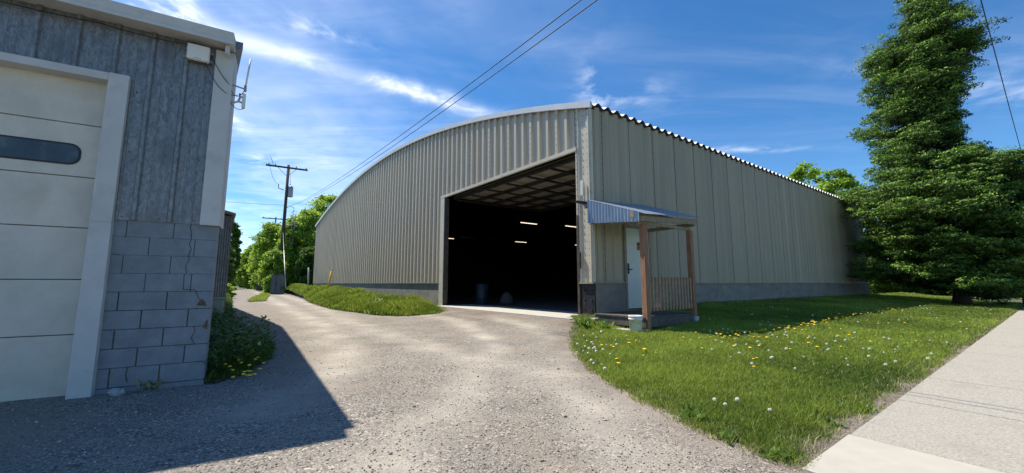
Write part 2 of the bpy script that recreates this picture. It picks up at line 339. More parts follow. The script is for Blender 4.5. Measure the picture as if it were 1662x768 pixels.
def npmesh(name, V, Fc, mats, parent=None, tint=None, loc=None, smooth=False, attrs=None, midx=None):
    """V (n,3); Fc (m,k) constant-size faces"""
    o3 = np.array(parent_origin(parent) if parent else (loc or (0, 0, 0)), float)
    me = bpy.data.meshes.new(name); V = np.asarray(V, np.float32) - o3.astype(np.float32); Fc = np.asarray(Fc, np.int32)
    me.vertices.add(len(V)); me.vertices.foreach_set('co', V.ravel())
    k = Fc.shape[1]; me.loops.add(Fc.size); me.loops.foreach_set('vertex_index', Fc.ravel())
    me.polygons.add(len(Fc)); me.polygons.foreach_set('loop_start', np.arange(0, Fc.size, k, dtype=np.int32)); me.polygons.foreach_set('loop_total', np.full(len(Fc), k, np.int32))
    if smooth: me.polygons.foreach_set('use_smooth', np.ones(len(Fc), bool))
    me.update(calc_edges=True)
    for mm in (mats if isinstance(mats, (list, tuple)) else [mats]): me.materials.append(mm)
    if midx is not None: me.polygons.foreach_set('material_index', np.asarray(midx, np.int32))
    if tint is not None: attrs = dict(attrs or {}, tint=tint)
    for an, av in (attrs or {}).items():
        at = me.attributes.new(an, 'FLOAT', 'POINT'); at.data.foreach_set('value', np.asarray(av, np.float32))
    ob = bpy.data.objects.new(name, me); COL.objects.link(ob)
    if parent: ob.parent = parent
    elif loc: ob.location = loc
    return ob
def inpoly(x, y, poly):
    x = np.asarray(x); y = np.asarray(y); r = np.zeros(x.shape, bool); n = len(poly)
    for i in range(n):
        x0, y0 = poly[i]; x1, y1 = poly[(i + 1) % n]
        c = ((y0 > y) != (y1 > y)) & (x < (x1 - x0) * (y - y0) / (y1 - y0 + 1e-12) + x0); r ^= c
    return r
def polydist(x, y, poly):
    best = np.full(np.shape(x), 1e9)
    for i in range(len(poly)):
        x0, y0 = poly[i]; x1, y1 = poly[(i + 1) % len(poly)]; dx, dy = x1 - x0, y1 - y0
        t = np.clip(((x - x0) * dx + (y - y0) * dy) / (dx * dx + dy * dy + 1e-12), 0, 1)
        best = np.minimum(best, np.hypot(x - x0 - t * dx, y - y0 - t * dy))
    return best

# ================================================================ SETTING
# ---- ground sheet
def grid_sheet(name, xs, ys, Tf, mt, keep=None, attrs=None, loc=None):
    X, Y = np.meshgrid(xs, ys); Z = Tf(X, Y); nx, ny = len(xs), len(ys)
    V = np.stack([X.ravel(), Y.ravel(), Z.ravel()], 1); I = np.arange(nx * ny).reshape(ny, nx)
    Fc = np.stack([I[:-1, :-1].ravel(), I[:-1, 1:].ravel(), I[1:, 1:].ravel(), I[1:, :-1].ravel()], 1)
    if keep is not None:
        cx_ = V[Fc][:, :, 0].mean(1); cy_ = V[Fc][:, :, 1].mean(1); Fc = Fc[keep(cx_, cy_)]
        used = np.unique(Fc); rm = np.full(len(V), -1); rm[used] = np.arange(len(used)); V = V[used]; Fc = rm[Fc]
    at = {k: f(V[:, 0], V[:, 1]) for k, f in (attrs or {}).items()}
    return npmesh(name, V, Fc, mt, smooth=True, attrs=at)
gb = np.concatenate([np.linspace(-900, -60, 15), np.linspace(-50, 60, 56), np.linspace(80, 900, 15)])
tag(grid_sheet('ground', gb, gb, lambda x, y: -.06 + .02 * (hash_noise(x, y, 6, 1) - .5), M['soil']), kind='structure')

# ---- gravel
def curve_dist(x, y, pts):
    best = np.full(np.shape(x), 1e9)
    for i in range(len(pts) - 1):
        (x0, y0), (x1, y1) = pts[i], pts[i + 1]; dx, dy = x1 - x0, y1 - y0
        t = np.clip(((x - x0) * dx + (y - y0) * dy) / (dx * dx + dy * dy), 0, 1); best = np.minimum(best, np.hypot(x - x0 - t * dx, y - y0 - t * dy))
    return best
def smooth_curve(pts, n=10):
    out = []
    P = [pts[0]] + list(pts) + [pts[-1]]
    for i in range(1, len(P) - 2):
        for k in range(n):
            t = k / n; a, b, c, d = (np.array(P[i + j], float) for j in (-1, 0, 1, 2))
            out.append(tuple(.5 * ((2 * b) + (c - a) * t + (2 * a - 5 * b + 4 * c - d) * t * t + (3 * b - a - 3 * c + d) * t ** 3)))
    out.append(tuple(pts[-1])); return out
TRK = [smooth_curve([(.9, 2.0), (.75, 3.6), (.8, 5.5), (1.0, 7.4), (.6, 9.4), (-.6, 12.2)]),
       smooth_curve([(-.9, 2.2), (-.6, 3.8), (-.35, 5.8), (-.5, 8.2), (-1.6, 11.5), (-3.2, 14)]),
       smooth_curve([(-2.2, 3.8), (-2.6, 6.0), (-4.4, 9.6), (-8.4, 15.5), (-15, 25), (-38, 58), (-60, 90)]),
       smooth_curve([(1.6, 3.4), (.4, 5.0), (-1.4, 7.0), (-3.8, 10.2), (-7.1, 15.4), (-13.3, 25), (-36, 58), (-58, 90)])]
def f_track(x, y):
    r = np.zeros(np.shape(x))
    for i, c in enumerate(TRK):
        wd = (.26, .28, .42, .42)[i]; r = np.maximum(r, np.exp(-(curve_dist(x, y, c) / wd) ** 2) * (.95, .75, .8, .7)[i])
    return r * (.35 + .9 * hash_noise(x, y, .5, 4)) * (.6 + .6 * hash_noise(x, y, .13, 6))
def f_dirt(x, y):
    s, d = sdF(x, y)
    a = np.exp(-((s - 5.5) / 3.5) ** 2 - ((d - .9) / .8) ** 2) * .8
    b = np.exp(-(polydist(x, y, LAWN) / .28) ** 2) * .8
    rut = np.exp(-((x + 2.6) / 1.6) ** 2 - ((y - 7.6) / .5) ** 2) * .6 * hash_noise(x, y, .3, 9)
    c2 = np.exp(-((x - 1.0) / .5) ** 2 - ((y - 8.6) / 1.0) ** 2) * .5
    return np.clip((a + b + rut + c2) * (.4 + .9 * hash_noise(x, y, .35, 12)), 0, 1)
SWO = np.array([1.764, 2.525]); SWD = unit(17.038 - 1.764, 13.503 - 2.525); SWN = np.array([SWD[1], -SWD[0]])
def swp(t, q=0.): return tuple(SWO + SWD * t + SWN * q)
LAWN = [(1.45, 10.1), (1.52, 9.5), (1.15, 8.3), (1.02, 7.2), (.95, 6.2), (.98, 5.3), (1.08, 4.6), (1.22, 3.9), (1.38, 3.3), (1.52, 2.9), (1.66, 2.6), (1.80, 2.5),
        swp(.6, -.05), swp(2, 0), swp(4, .02), swp(8, -.02), swp(14, .0), swp(20, 0), swp(34, 0), FR(34, 0, 0)[:2], FR(25, 0, 0)[:2], FR(0, 0, 0)[:2], (1.75, 10.5)]
us = np.concatenate([np.arange(-14, 16, .14), np.arange(16, 40, .6), np.arange(40, 130, 3.)])
vs = np.arange(-9.0, 23.0, .14)
S_, D_ = np.meshgrid(us, vs); XX = C0[0] + S_ * DL[0] + D_ * NF[0]; YY = C0[1] + S_ * DL[1] + D_ * NF[1]
ZZ = T_gravel(XX, YY); nx, ny = len(us), len(vs)
ZZ = ZZ - .08 * sstep(36, 46, S_)*0
I = np.arange(nx * ny).reshape(ny, nx)
Fc = np.stack([I[:-1, :-1].ravel(), I[1:, :-1].ravel(), I[1:, 1:].ravel(), I[:-1, 1:].ravel()], 1)
V = np.stack([XX.ravel(), YY.ravel(), ZZ.ravel()], 1)
sc_, dc_ = S_.ravel()[Fc].mean(1), D_.ravel()[Fc].mean(1); xc_, yc_ = V[Fc][:, :, 0].mean(1), V[Fc][:, :, 1].mean(1)
rel = np.stack([xc_ - SWO[0], yc_ - SWO[1]], 1) @ SWN; relw = (xc_ - SWO[0]) * SWD[0] + (yc_ - SWO[1]) * SWD[1]
keep = ((dc_ > .12) | (sc_ < -.1)) & ~((sc_ > 36) & ((dc_ < 1.0) | (dc_ > 8.2))) & ~((rel > .1) & (relw > 0)) & ~((sc_ < -.1) & (dc_ < -3.)) & ~(inpoly(xc_, yc_, LAWN) & (polydist(xc_, yc_, LAWN) > .15))
Fc = Fc[keep]; used = np.unique(Fc); rm = np.full(len(V), -1); rm[used] = np.arange(len(used)); V = V[used]; Fc = rm[Fc]
tag(npmesh('gravel_alley', V, Fc, M['gravel'], smooth=True, attrs=dict(track=f_track(V[:, 0], V[:, 1]), dirt=f_dirt(V[:, 0], V[:, 1]))), kind='structure')

# ---- loose stones (stuff)
n = 44000
r_ = 1.6 + 12 * RNG.random(n) ** 1.7; a_ = RNG.uniform(-1.0, .95, n)
gx, gy = r_ * np.sin(a_), r_ * np.cos(a_)
s_, d_ = sdF(gx, gy); ok = ~inpoly(gx, gy, LAWN) & (d_ > .4)
ok &= ~(((gx - SWO[0]) * SWN[0] + (gy - SWO[1]) * SWN[1] > .0) & ((gx - SWO[0]) * SWD[0] + (gy - SWO[1]) * SWD[1] > 0))
gs = (gx - A0[0]) * NG[0] + (gy - A0[1]) * NG[1]; ok &= (gs > .12) | ((gx - A0[0]) * NS[0] + (gy - A0[1]) * NS[1] > .2)
gx, gy = gx[ok], gy[ok]; n = len(gx)
sz = .0035 + .009 * RNG.random(n) ** 3.2; sz[RNG.random(n) < .004] *= 2.0
gz = T_gravel(gx, gy) + sz * .25
base = np.array([(1, 0, 0), (0, 1, 0), (-1, 0, 0), (0, -1, 0), (0, 0, 1), (0, 0, -.6)], float)
th_ = RNG.uniform(0, 6.28, n); ca, sa = np.cos(th_), np.sin(th_)
pv = base[None] * (sz[:, None, None] * RNG.uniform(.6, 1.3, (n, 6, 1))) * np.stack([np.ones(n), RNG.uniform(.6, 1, n), RNG.uniform(.45, .8, n)], 1)[:, None, :]
rx = pv[:, :, 0] * ca[:, None] - pv[:, :, 1] * sa[:, None]; ry = pv[:, :, 0] * sa[:, None] + pv[:, :, 1] * ca[:, None]
V = np.stack([rx + gx[:, None], ry + gy[:, None], pv[:, :, 2] + gz[:, None]], 2).reshape(-1, 3)
tf = np.array([(0, 1, 4), (1, 2, 4), (2, 3, 4), (3, 0, 4), (1, 0, 5), (2, 1, 5), (3, 2, 5), (0, 3, 5)])
Fc = (tf[None] + (np.arange(n) * 6)[:, None, None]).reshape(-1, 3)
tag(npmesh('loose_stones', V, Fc, M['pebble'], tint=np.repeat(RNG.beta(2, 2.4, n), 6)), kind='stuff')

# ---- lawn and bank soil
tag(grid_sheet('lawn', np.arange(.6, 34, .09), np.arange(2.2, 34, .09), T_lawn, M['turf'], keep=lambda x, y: inpoly(x, y, LAWN)), kind='structure')
BANK = [(-3.0, 16.6), (-2.55, 15.6), (-2.35, 14.6), (-2.6, 13.75), (-3.6, 13.7), (-5.2, 14.6), (-8.0, 17.5), (-12, 23.3), (-16, 30), (-22, 39), (-30, 51), (-60, 92), (-54, 98), FF(34, 0, 0)[:2], FF(8.75, 0, 0)[:2]]
tag(grid_sheet('grass_bank', np.arange(-60, -2, .3), np.arange(13, 98, .3), T_bank, M['turf'], keep=lambda x, y: inpoly(x, y, BANK)), kind='structure')
# weeds strip beside the garage
STRIP = [FS(-.05, .02, 0)[:2], FS(.15, .35, 0)[:2], FS(1.2, .8, 0)[:2], FS(2.6, 1.0, 0)[:2], FS(4, .75, 0)[:2], FS(7, .6, 0)[:2], FS(14, .8, 0)[:2], FS(26, 1.3, 0)[:2], FS(60, 2.2, 0)[:2], FS(60, -3, 0)[:2], FS(26, -3, 0)[:2], FS(19.2, 0, 0)[:2], FS(19, .02, 0)[:2]]
tag(grid_sheet('weed_strip', np.arange(-46, -3, .12), np.arange(4.4, 54, .12), lambda x, y: .035 + .04 * (hash_noise(x, y, .6, 14) - .5), M['turf'], keep=lambda x, y: inpoly(x, y, STRIP)), kind='structure')
MED = [(-16.6, 24.6), (-16.0, 25.6), (-18.4, 29.5), (-22.5, 36.5), (-26, 42), (-27.0, 42), (-23.8, 37), (-20.4, 31.0)]
tag(grid_sheet('alley_centre_grass', np.arange(-28, -15, .15), np.arange(24, 43, .15), lambda x, y: .04 + .0 * x, M['turf'], keep=lambda x, y: inpoly(x, y, MED)), kind='structure')

# ---- grass blades
def blades(name, x, y, z, h, wd, lean, mt, tint, kind='stuff', parent=None):
    n = len(x); a = RNG.uniform(0, 6.283, n); la = RNG.uniform(0, 6.283, n); ln = lean * h * RNG.uniform(.2, 1.2, n)
    wx, wy = np.cos(a) * wd / 2, np.sin(a) * wd / 2; lx, ly = np.cos(la) * ln, np.sin(la) * ln
    V = np.empty((n, 5, 3)); V[:, 0] = np.stack([x - wx, y - wy, z], 1); V[:, 1] = np.stack([x + wx, y + wy, z], 1)
    V[:, 2] = np.stack([x + wx * .8 + lx * .35, y + wy * .8 + ly * .35, z + h * .6], 1); V[:, 3] = np.stack([x - wx * .8 + lx * .35, y - wy * .8 + ly * .35, z + h * .6], 1)
    V[:, 4] = np.stack([x + lx, y + ly, z + h], 1)
    k = (np.arange(n) * 5)[:, None]; T3 = np.concatenate([k + [0, 1, 2], k + [0, 2, 3], k + [3, 2, 4]], 0)
    o = npmesh(name, V.reshape(-1, 3), T3, mt, tint=np.repeat(tint, 5), parent=parent)
    return tag(o, kind=kind)
def scatter(poly, n, power=1.0, near=2.0, maxr=60):   # density falling with distance from the viewpoint area
    xs_ = [p[0] for p in poly]; ys_ = [p[1] for p in poly]; X, Y = [], []; got = 0
    while got < n:
        x = RNG.uniform(min(xs_), max(xs_), n * 2); y = RNG.uniform(min(ys_), max(ys_), n * 2); r = np.hypot(x, y)
        k = inpoly(x, y, poly) & (RNG.random(len(x)) < (near / np.maximum(r, near)) ** power) & (r < maxr)
        X.append(x[k]); Y.append(y[k]); got += int(k.sum())
    return np.concatenate(X)[:n], np.concatenate(Y)[:n]
x, y = scatter(LAWN, 320000, 1.5, 3.0, 45)
ed = polydist(x, y, LAWN); x += RNG.normal(0, .03, len(x)); y += RNG.normal(0, .03, len(y))
r = np.hypot(x, y); pn = hash_noise(x, y, .55, 21) * .6 + hash_noise(x, y, .16, 22) * .4; pn2 = hash_noise(x, y, 2.1, 23)
thin = (RNG.random(len(x)) < 1.1 * np.exp(-(ed / (.07 + .28 * hash_noise(x, y, .3, 51) ** 2)) ** 2)); k = ~thin; x, y, r, pn, pn2, ed = (q[k] for q in (x, y, r, pn, pn2, ed))
h = .85 * (.032 + .05 * pn + .035 * RNG.random(len(x)) ** 3) * (1 + .25 * (pn2 > .6))
blades('lawn_grass', x, y, T_lawn(x, y) - .004, h, (.0025 + .0010 * r) * RNG.uniform(.7, 1.3, len(x)), .75, M['grass'], np.clip(.04 + .72 * pn2 + .55 * (pn - .5) + RNG.normal(0, .16, len(x)) + .12 * np.exp(-ed / .3), 0, 1))
x, y = scatter(LAWN, 42000, 1.4, 3.0, 30); k = (polydist(x, y, LAWN) < .3) | (RNG.random(len(x)) < .3); x, y = x[k], y[k]
blades('dry_grass', x, y, T_lawn(x, y) - .004, .03 + .045 * RNG.random(len(x)), .002 + .0009 * np.hypot(x, y), 1.0, M['drygrass'], RNG.random(len(x)))
x, y = scatter(BANK, 95000, 1.1, 14.0, 90); s_, d_ = sdF(x, y); k = (d_ > .1) | (s_ > 34); x, y, s_, d_ = x[k], y[k], s_[k], d_[k]
pn = hash_noise(x, y, .7, 31); e2 = sstep(0, .8, polydist(x, y, BANK))
blades('bank_grass', x, y, T_bank(x, y) - .02, (.10 + .42 * pn * e2 + .10 * RNG.random(len(x))), (.012 + .0014 * np.hypot(x, y)) * RNG.uniform(.6, 1.4, len(x)), .55, M['grass'], np.clip(-.02 + .58 * pn + RNG.normal(0, .2, len(x)), 0, 1))
x, y = scatter(STRIP, 34000, 1.6, 4.5, 60); pn = hash_noise(x, y, .5, 41); e2 = sstep(0, .35, polydist(x, y, STRIP))
blades('strip_grass', x, y, .03 + 0 * x, .06 + (.10 + .34 * pn) * e2 * RNG.uniform(.5, 1.2, len(x)), .006 + .0012 * np.hypot(x, y), .8, M['weed'], np.clip(.2 + .4 * pn + RNG.normal(0, .22, len(x)), 0, 1))
x, y = scatter(MED, 2600, 0.); blades('centre_strip_grass', x, y, .04 + 0 * x, .05 + .12 * RNG.random(len(x)), np.full(len(x), .03), .6, M['grass'], RNG.uniform(.4, 1, len(x)))

# ---- sidewalk
mb = MB(); FSW = frame(SWO, SWD, SWN); mb.box(FSW, .02, .95, .0, 1.9, -.12, .022)
o = mb.build('concrete_apron', M['walksmooth']); tag(o, kind='structure')
mb = MB(); t = .96
for i in range(24):
    mb.box(FSW, t + .008, t + 1.515, .0 + .004, 1.9, -.12, .020 + .004 * ((i * 7) % 3) / 2); t += 1.525
o = mb.build('sidewalk', M['walk'], bevel=.006); tag(o, kind='structure')
# ---- far hills
mb = MB(); pr = None
for i in range(16):
    a = -1.0 + i * .05; hh = 55 + 35 * hash_noise(i * 1., 0., 3., 2) + 20 * hash_noise(i * 1., 4., 1.3, 3)
    p = (2600 * math.sin(a), 2600 * math.cos(a)); q = (p[0] * 1.25, p[1] * 1.25)
    if pr: mb.face([(*pr[0], -5), (*p, -5), (*q, float(hh) * 2.), (*pr[1], pr[2])], sm=True)
    pr = (p, q, float(hh) * 2.)
tag(mb.build('far_hills', M['hill']), kind='structure')

# ================================================================ WAREHOUSE
WL = 33.9; WU = 25.2
_s = [0, .92, 2.0, 4.76, 8.69, 13.77, 19.0, 24.71, 30.39, 33.83]; _z = [6.10, 6.42, 6.75, 7.42, 8.16, 8.70, 8.76, 8.28, 7.38, 6.66]
PC = np.polyfit(_s, _z, 4)
def arch(s): return float(np.polyval(PC, min(max(s, -1), WL + 1)))
ZR = 6.08
wh = empty('warehouse', (C0[0], C0[1], 0), 'tan corrugated steel warehouse with arched roof and a wide open doorway', 'building')
def prof_rib(s0, s1, P=.4, off=.06):
    """trapezoid ribs: list of (s, d)"""
    out = []; k = math.floor((s0 - off) / P) - 1
    while True:
        b = off + k * P
        for ds, dd in ((0, .085), (.10, .085), (.128, 0), (.372, 0)):
            out.append((b + ds, dd))
        k += 1
        if b > s1: break
    res = []
    def at(s):
        for (a, da), (b_, db) in zip(out, out[1:]):
            if a <= s <= b_: return da + (db - da) * (s - a) / (b_ - a)
        return 0
    res.append((s0, at(s0))); res += [q for q in out if s0 < q[0] < s1]; res.append((s1, at(s1))); return res
def prof_wave(s0, s1, P=.4, amp=.038, n=8, power=1.):
    k = int((s1 - s0) / P * n) + 1
    return [(s0 + (s1 - s0) * i / k, amp * (1 - math.cos(2 * math.pi * ((s0 + (s1 - s0) * i / k) / P))) / 1.) for i in range(k + 1)]
def sheet(mb, F, prof, z0, z1, d0=0., nz=1, sm=False, m=0):
    f0 = z0 if callable(z0) else (lambda s: z0); f1 = z1 if callable(z1) else (lambda s: z1)
    k = len(mb.v); 
    for s, d in prof:
        for j in range(nz + 1): mb.v.append(F(s, d0 + d, f0(s) + (f1(s) - f0(s)) * j / nz))
    q = nz + 1
    for i in range(len(prof) - 1):
        for j in range(nz):
            mb.f.append((k + i * q + j, k + (i + 1) * q + j, k + (i + 1) * q + j + 1, k + i * q + j + 1)); mb.m.append(m); mb.sm.append(sm)
OP0, OP1, OPT = .56, 8.30, 4.98     # doorway
ct = 1.16                           # top of concrete
fw = MB()
sheet(fw, FF, prof_rib(OP1 + .36, WL), ct + .01, arch)
sheet(fw, FF, prof_rib(OP0 - .0, OP1 + .36), OPT + .06, arch)
front = fw.build('front_siding', M['siding'], wh)
fw = MB(); sheet(fw, FF, [(q, d * .45 + .02) for q, d in prof_rib(.15, OP0)], ct + .02, arch); fw.build('corner_panel', M['trim'], wh)
rw = MB(); DU0, DU1, DT = 1.25, 2.36, 2.78
sheet(rw, FR, prof_wave(.08, DU0 - .05), ct + .01, ZR, sm=True); sheet(rw, FR, prof_wave(DU0 - .05, DU1 + .05), DT + .05, ZR, sm=True); sheet(rw, FR, prof_wave(DU1 + .05, WU), ct + .01, ZR, sm=True)
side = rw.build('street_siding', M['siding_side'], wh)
# back and far walls (seen dimly through the doorway)
bw = MB()
pts = [FB(WL * i / 30, WU, 0)[:2] for i in range(31)]
for i in range(30):
    a, b = pts[i], pts[i + 1]; bw.face([(*b, -.05), (*a, -.05), (*a, arch(WL * i / 30)), (*b, arch(WL * (i + 1) / 30))])
bw.face([FB(WL, 0, -.05), FB(WL, WU, -.05), FB(WL, WU, arch(WL)), FB(WL, 0, arch(WL))])
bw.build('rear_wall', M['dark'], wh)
# roof: corrugated over the arch, top and under skin
rf = MB(); nu = int(WU / .4 * 8); ns = 40; k = 0
for side_, (off, mi) in enumerate(((.03, 0), (-.03, 1))):
    k = len(rf.v)
    for i in range(nu + 1):
        u = -.12 + (WU + .2) * i / nu; wv = .062 * math.cos(2 * math.pi * (u - .2) / .4)
        for j in range(ns + 1):
            s = -.10 + (WL + .2) * j / ns
            rf.v.append(FB(s, u, arch(s) + off + wv + .02))
    for i in range(nu):
        for j in range(ns):
            q = ns + 1; rf.f.append((k + i * q + j, k + (i + 1) * q + j, k + (i + 1) * q + j + 1, k + i * q + j + 1)); rf.m.append(mi); rf.sm.append(True)
k2 = (nu + 1) * (ns + 1)
for i in range(nu):
    q = ns + 1; rf.f.append((i * q, (i + 1) * q, k2 + (i + 1) * q, k2 + i * q)); rf.m.append(2); rf.sm.append(True)
rf.build('arched_roof', [M['roof'], M['dark'], M['steel']], wh)
# rake trim along the arch
rk = MB()
for i in range(60):
    a, b = -.1 + (WL + .2) * i / 60, -.1 + (WL + .2) * (i + 1) / 60
    for (d0, d1) in ((.088, .16),):
        P = [FF(a, d0, arch(a) - .10), FF(b, d0, arch(b) - .10), FF(b, d1, arch(b) - .10), FF(a, d1, arch(a) - .10), FF(a, d0, arch(a) + .08), FF(b, d0, arch(b) + .08), FF(b, d1, arch(b) + .08), FF(a, d1, arch(a) + .08)]
        kk = len(rk.v); rk.v.extend(P)
        for q in ((0, 3, 2, 1), (4, 5, 6, 7), (2, 3, 7, 6), (0, 1, 5, 4)) + (((0, 4, 7, 3),) if i == 0 else ()) + (((1, 2, 6, 5),) if i == 59 else ()):
            rk.f.append(tuple(kk + t_ for t_ in q)); rk.m.append(0); rk.sm.append(False)
rk.build('roof_edge_trim', M['roof'], wh)
# corner trim
mb = MB(); mb.box(FF, -.02, .15, -.01, .075, ct + .02, 6.02); mb.box(FF, .035, .065, .075, .10, ct + .02, 6.0); mb.build('corner_trim', M['trim'], wh)
mb = MB(); mb.box(FR, .02, .06, .0, .035, ct + .03, 6.0); mb.build('corner_flashing', M['siding_side'], wh)
# screws in rows
sq = MB()
for kk in range(0, 84, 3):
    s = .06 + .4 * kk + .05
    if s > WL - .2: break
    z = (OPT + .15) if OP0 < s < OP1 + .3 else ct + .15
    while z < arch(s) - .15:
        sq.box(FF, s - .008, s + .008, .084, .094, z, z + .016); z += .19
z = ct + .15
for s in (.25, .5): 
    z = ct + .15
    while z < 6.1: sq.box(FF, s - .009, s + .009, .08, .096, z, z + .02); z += .19
for s in (OP0 + .0,):
    pass
for kk in range(0, 21):
    u = .4 + 1.2 * kk
    if DU0 < u < DU1: continue
    z = ct + .12
    while z < ZR - .1: sq.box(FR, u - .013, u + .013, -.002, .014, z, z + .028); z += .2
z = ct + .1
tag(sq.build('screw_rows', M['screw'], wh), kind='stuff')
lap = MB()
for kk in range(0, 21):
    u = .4 + 1.2 * kk
    lap.box(FR, u + .010, u + .020, -.004, .009, (DT + .1) if DU0 - .1 < u < DU1 + .1 else ct + .02, ZR - .02)
tag(lap.build('lap_seams', M['screw'], wh), kind='stuff')
# doorway frame
mb = MB(); mb.box(FF, OP0 - .04, OP1 + .37, .0, .09, OPT - .05, OPT + .06); mb.build('doorway_header', M['trim'], wh)
mb = MB(); mb.box(FF, OP1 + .02, OP1 + .36, -.10, .085, .12, OPT - .052); mb.build('doorway_jamb', M['trim'], wh)
mb = MB(); mb.box(FF, OP0 - .05, OP0 + .0, -.16, .07, 3.06, OPT - .052); mb.build('doorway_jamb', M['trim'], wh)
mb = MB(); mb.box(FF, OP0 - .065, OP0 + .01, -.18, .075, .22, 3.05)
for z in (.6, 1.1, 1.7, 2.3, 2.8): mb.box(FF, OP0 - .05, OP0 - .02, .075, .09, z, z + .03)
mb.box(FF, OP0 - .13, OP0 - .08, .06, .13, 1.55, 2.0)
mb.build('guard_angle', M['rust'], wh)
mb = MB(); mb.box(FF, OP1 - .03, OP1 + .018, -.14, .06, .2, OPT - .06); mb.build('track_angle', M['rust'], wh)
# foundation walls
mb = MB(); mb.box(FF, OP1 + .36, WL, -.22, .02, -.1, ct); mb.build('foundation_wall', M['conc'], wh)
mb = MB(); mb.box(FR, .0, DU0 - .06, -.22, .03, -.1, ct); mb.box(FR, DU1 + .06, WU, -.22, .03, -.1, ct); mb.box(FF, .05, OP0 - .08, -.3, -.002, .1, ct)
mb.box(FR, DU0 - .06, DU1 + .06, -.22, .03, -.1, .40)
mb.build('foundation_wall', M['conc'], wh)
mb = MB(); mb.box(FR, -.05, DU0 - .06, -.02, .075, ct - .005, ct + .025); mb.box(FR, DU1 + .06, WU, -.02, .075, ct - .005, ct + .025); mb.box(FF, .0, OP0 - .08, -.01, .11, ct - .02, ct + .018)
mb.box(FF, OP1 + .37, WL, -.02, .085, ct - .006, ct + .022); mb.build('base_flashing', M['siding_side'], wh)
mb = MB(); mb.box(FF, .0, OP0 - .10, .0, .045, .27, ct - .03)
for z in (.42, .68, .94):
    for s in (.10, .34): mb.lathe((0, 0, 0), [(.0, 0)], 3) if False else mb.box(FF, s - .022, s + .022, .045, .07, z, z + .045)
mb.build('bumper_plate', M['plate'], wh, bevel=.006)
mb = MB(); mb.box(FF, -.16, OP0 + .02, .02, .26, -.05, .26); mb.build('concrete_footing', M['slab'], wh, bevel=.02)
mb = MB(); mb.box(FB, OP0, OP1, -.0, .35, .0, BASE - .0); k = len(mb.v)
ap = MB(); ap.box(FF, OP0 - .02, OP1 + .02, -1.5, .42, -.05, BASE + .012); o = ap.build('door_apron', M['slab'], wh)
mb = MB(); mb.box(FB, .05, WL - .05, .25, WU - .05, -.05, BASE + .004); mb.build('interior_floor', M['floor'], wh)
# steel arches inside
for u in np.arange(2.2, WU, 3.8):
    mb = MB()
    for i in range(24):
        a, b = .3 + (WL - .6) * i / 24, .3 + (WL - .6) * (i + 1) / 24
        P = [FB(a, u, arch(a) - .55), FB(b, u, arch(b) - .55), FB(b, u + .12, arch(b) - .55), FB(a, u + .12, arch(a) - .55), FB(a, u, arch(a) - .15), FB(b, u, arch(b) - .15), FB(b, u + .12, arch(b) - .15), FB(a, u + .12, arch(a) - .15)]
        kk = len(mb.v); mb.v.extend(P)
        for q in ((0, 1, 2, 3), (4, 7, 6, 5), (0, 4, 5, 1), (3, 2, 6, 7)): mb.f.append(tuple(kk + t_ for t_ in q)); mb.m.append(0); mb.sm.append(False)
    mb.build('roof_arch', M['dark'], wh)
# raised overhead door lying under the roof behind the doorway
od = MB()
for i in range(5):
    u0 = .35 + i * 1.0; od.box(FB, OP0 + .1, OP1 - .05, u0, u0 + .97, 4.98, 5.02)
odo = od.build('overhead_door', M['panel'], wh)
st = MB()
for i in range(6): st.box(FB, OP0 + .08, OP1, .33 + i * 1.0, .45 + i * 1.0, 4.86, 4.978)
for i in range(7): 
    s = OP0 + .2 + i * (OP1 - OP0 - .5) / 6; st.box(FB, s, s + .09, .36, 5.4, 4.80, 4.858)
st.build('door_frame', M['steel'], odo)
# walk-in door
dr = MB(); dr.box(FR, DU0 + .03, DU1 - .03, -.03, .035, .44, DT - .03); dob = dr.build('door', M['doorw'], wh, bevel=.004)
mb = MB(); mb.box(FR, DU0 - .06, DU0 + .028, -.06, .05, .40, DT + .05); mb.box(FR, DU1 - .028, DU1 + .06, -.06, .05, .40, DT + .05); mb.box(FR, DU0 + .028, DU1 - .028, -.06, .05, DT - .028, DT + .05); mb.build('door_frame', M['wood'], wh)
mb = MB(); mb.box(FR, DU0 + .06, DU0 + .115, .036, .05, 1.42, 1.72); mb.box(FR, DU0 + .075, DU0 + .2, .075, .095, 1.535, 1.562); mb.box(FR, DU0 + .075, DU0 + .1, .05, .078, 1.535, 1.562); mb.build('handle', M['black'], dob)
mb = MB(); mb.box(FR, 1.76, 1.92, .036, .042, 2.12, 2.36, 0); mb.box(FR, 1.79, 1.89, .042, .045, 2.26, 2.33, 1); mb.box(FR, 1.79, 1.88, .042, .045, 2.19, 2.21, 1); mb.box(FR, 1.79, 1.87, .042, .045, 2.15, 2.165, 1)
mb.build('notice', [M['plaque'], M['ink']], dob)

# ---- wall lamp and white box at the corner
t = empty('wall_lamp', FF(.16, .08, 3.3), 'flat dark wall lamp sticking out beside the doorway corner', 'lamp')
mb = MB(); mb.box(FF, .12, .20, .10, .16, 3.18, 3.38); mb.build('wall_bracket', M['galv'], t, bevel=.006)
mb = MB(); k = len(mb.v); mb.prism([FF(.10, .16, 3.36), FF(.24, .16, 3.36), FF(.26, .55, 3.34), FF(.08, .55, 3.34)], [FF(.12, .16, 3.29), FF(.22, .16, 3.29), FF(.24, .54, 3.31), FF(.10, .54, 3.31)]); mb.build('lamp_head', M['steel'], t)
t = empty('junction_box', FF(.28, .07, 3.5), 'narrow white plastic box fixed high beside the doorway', 'box')
mb = MB(); mb.box(FF, .22, .32, .06, .16, 3.56, 3.98); mb.build('box_body', M['plastic'], t, bevel=.012)
mb = MB(); mb.tube([FF(.24, .08, 3.56), FF(.235, .08, 3.45), FF(.21, .09, 3.35)], .012, 6); mb.build('conduit', M['galv'], t)

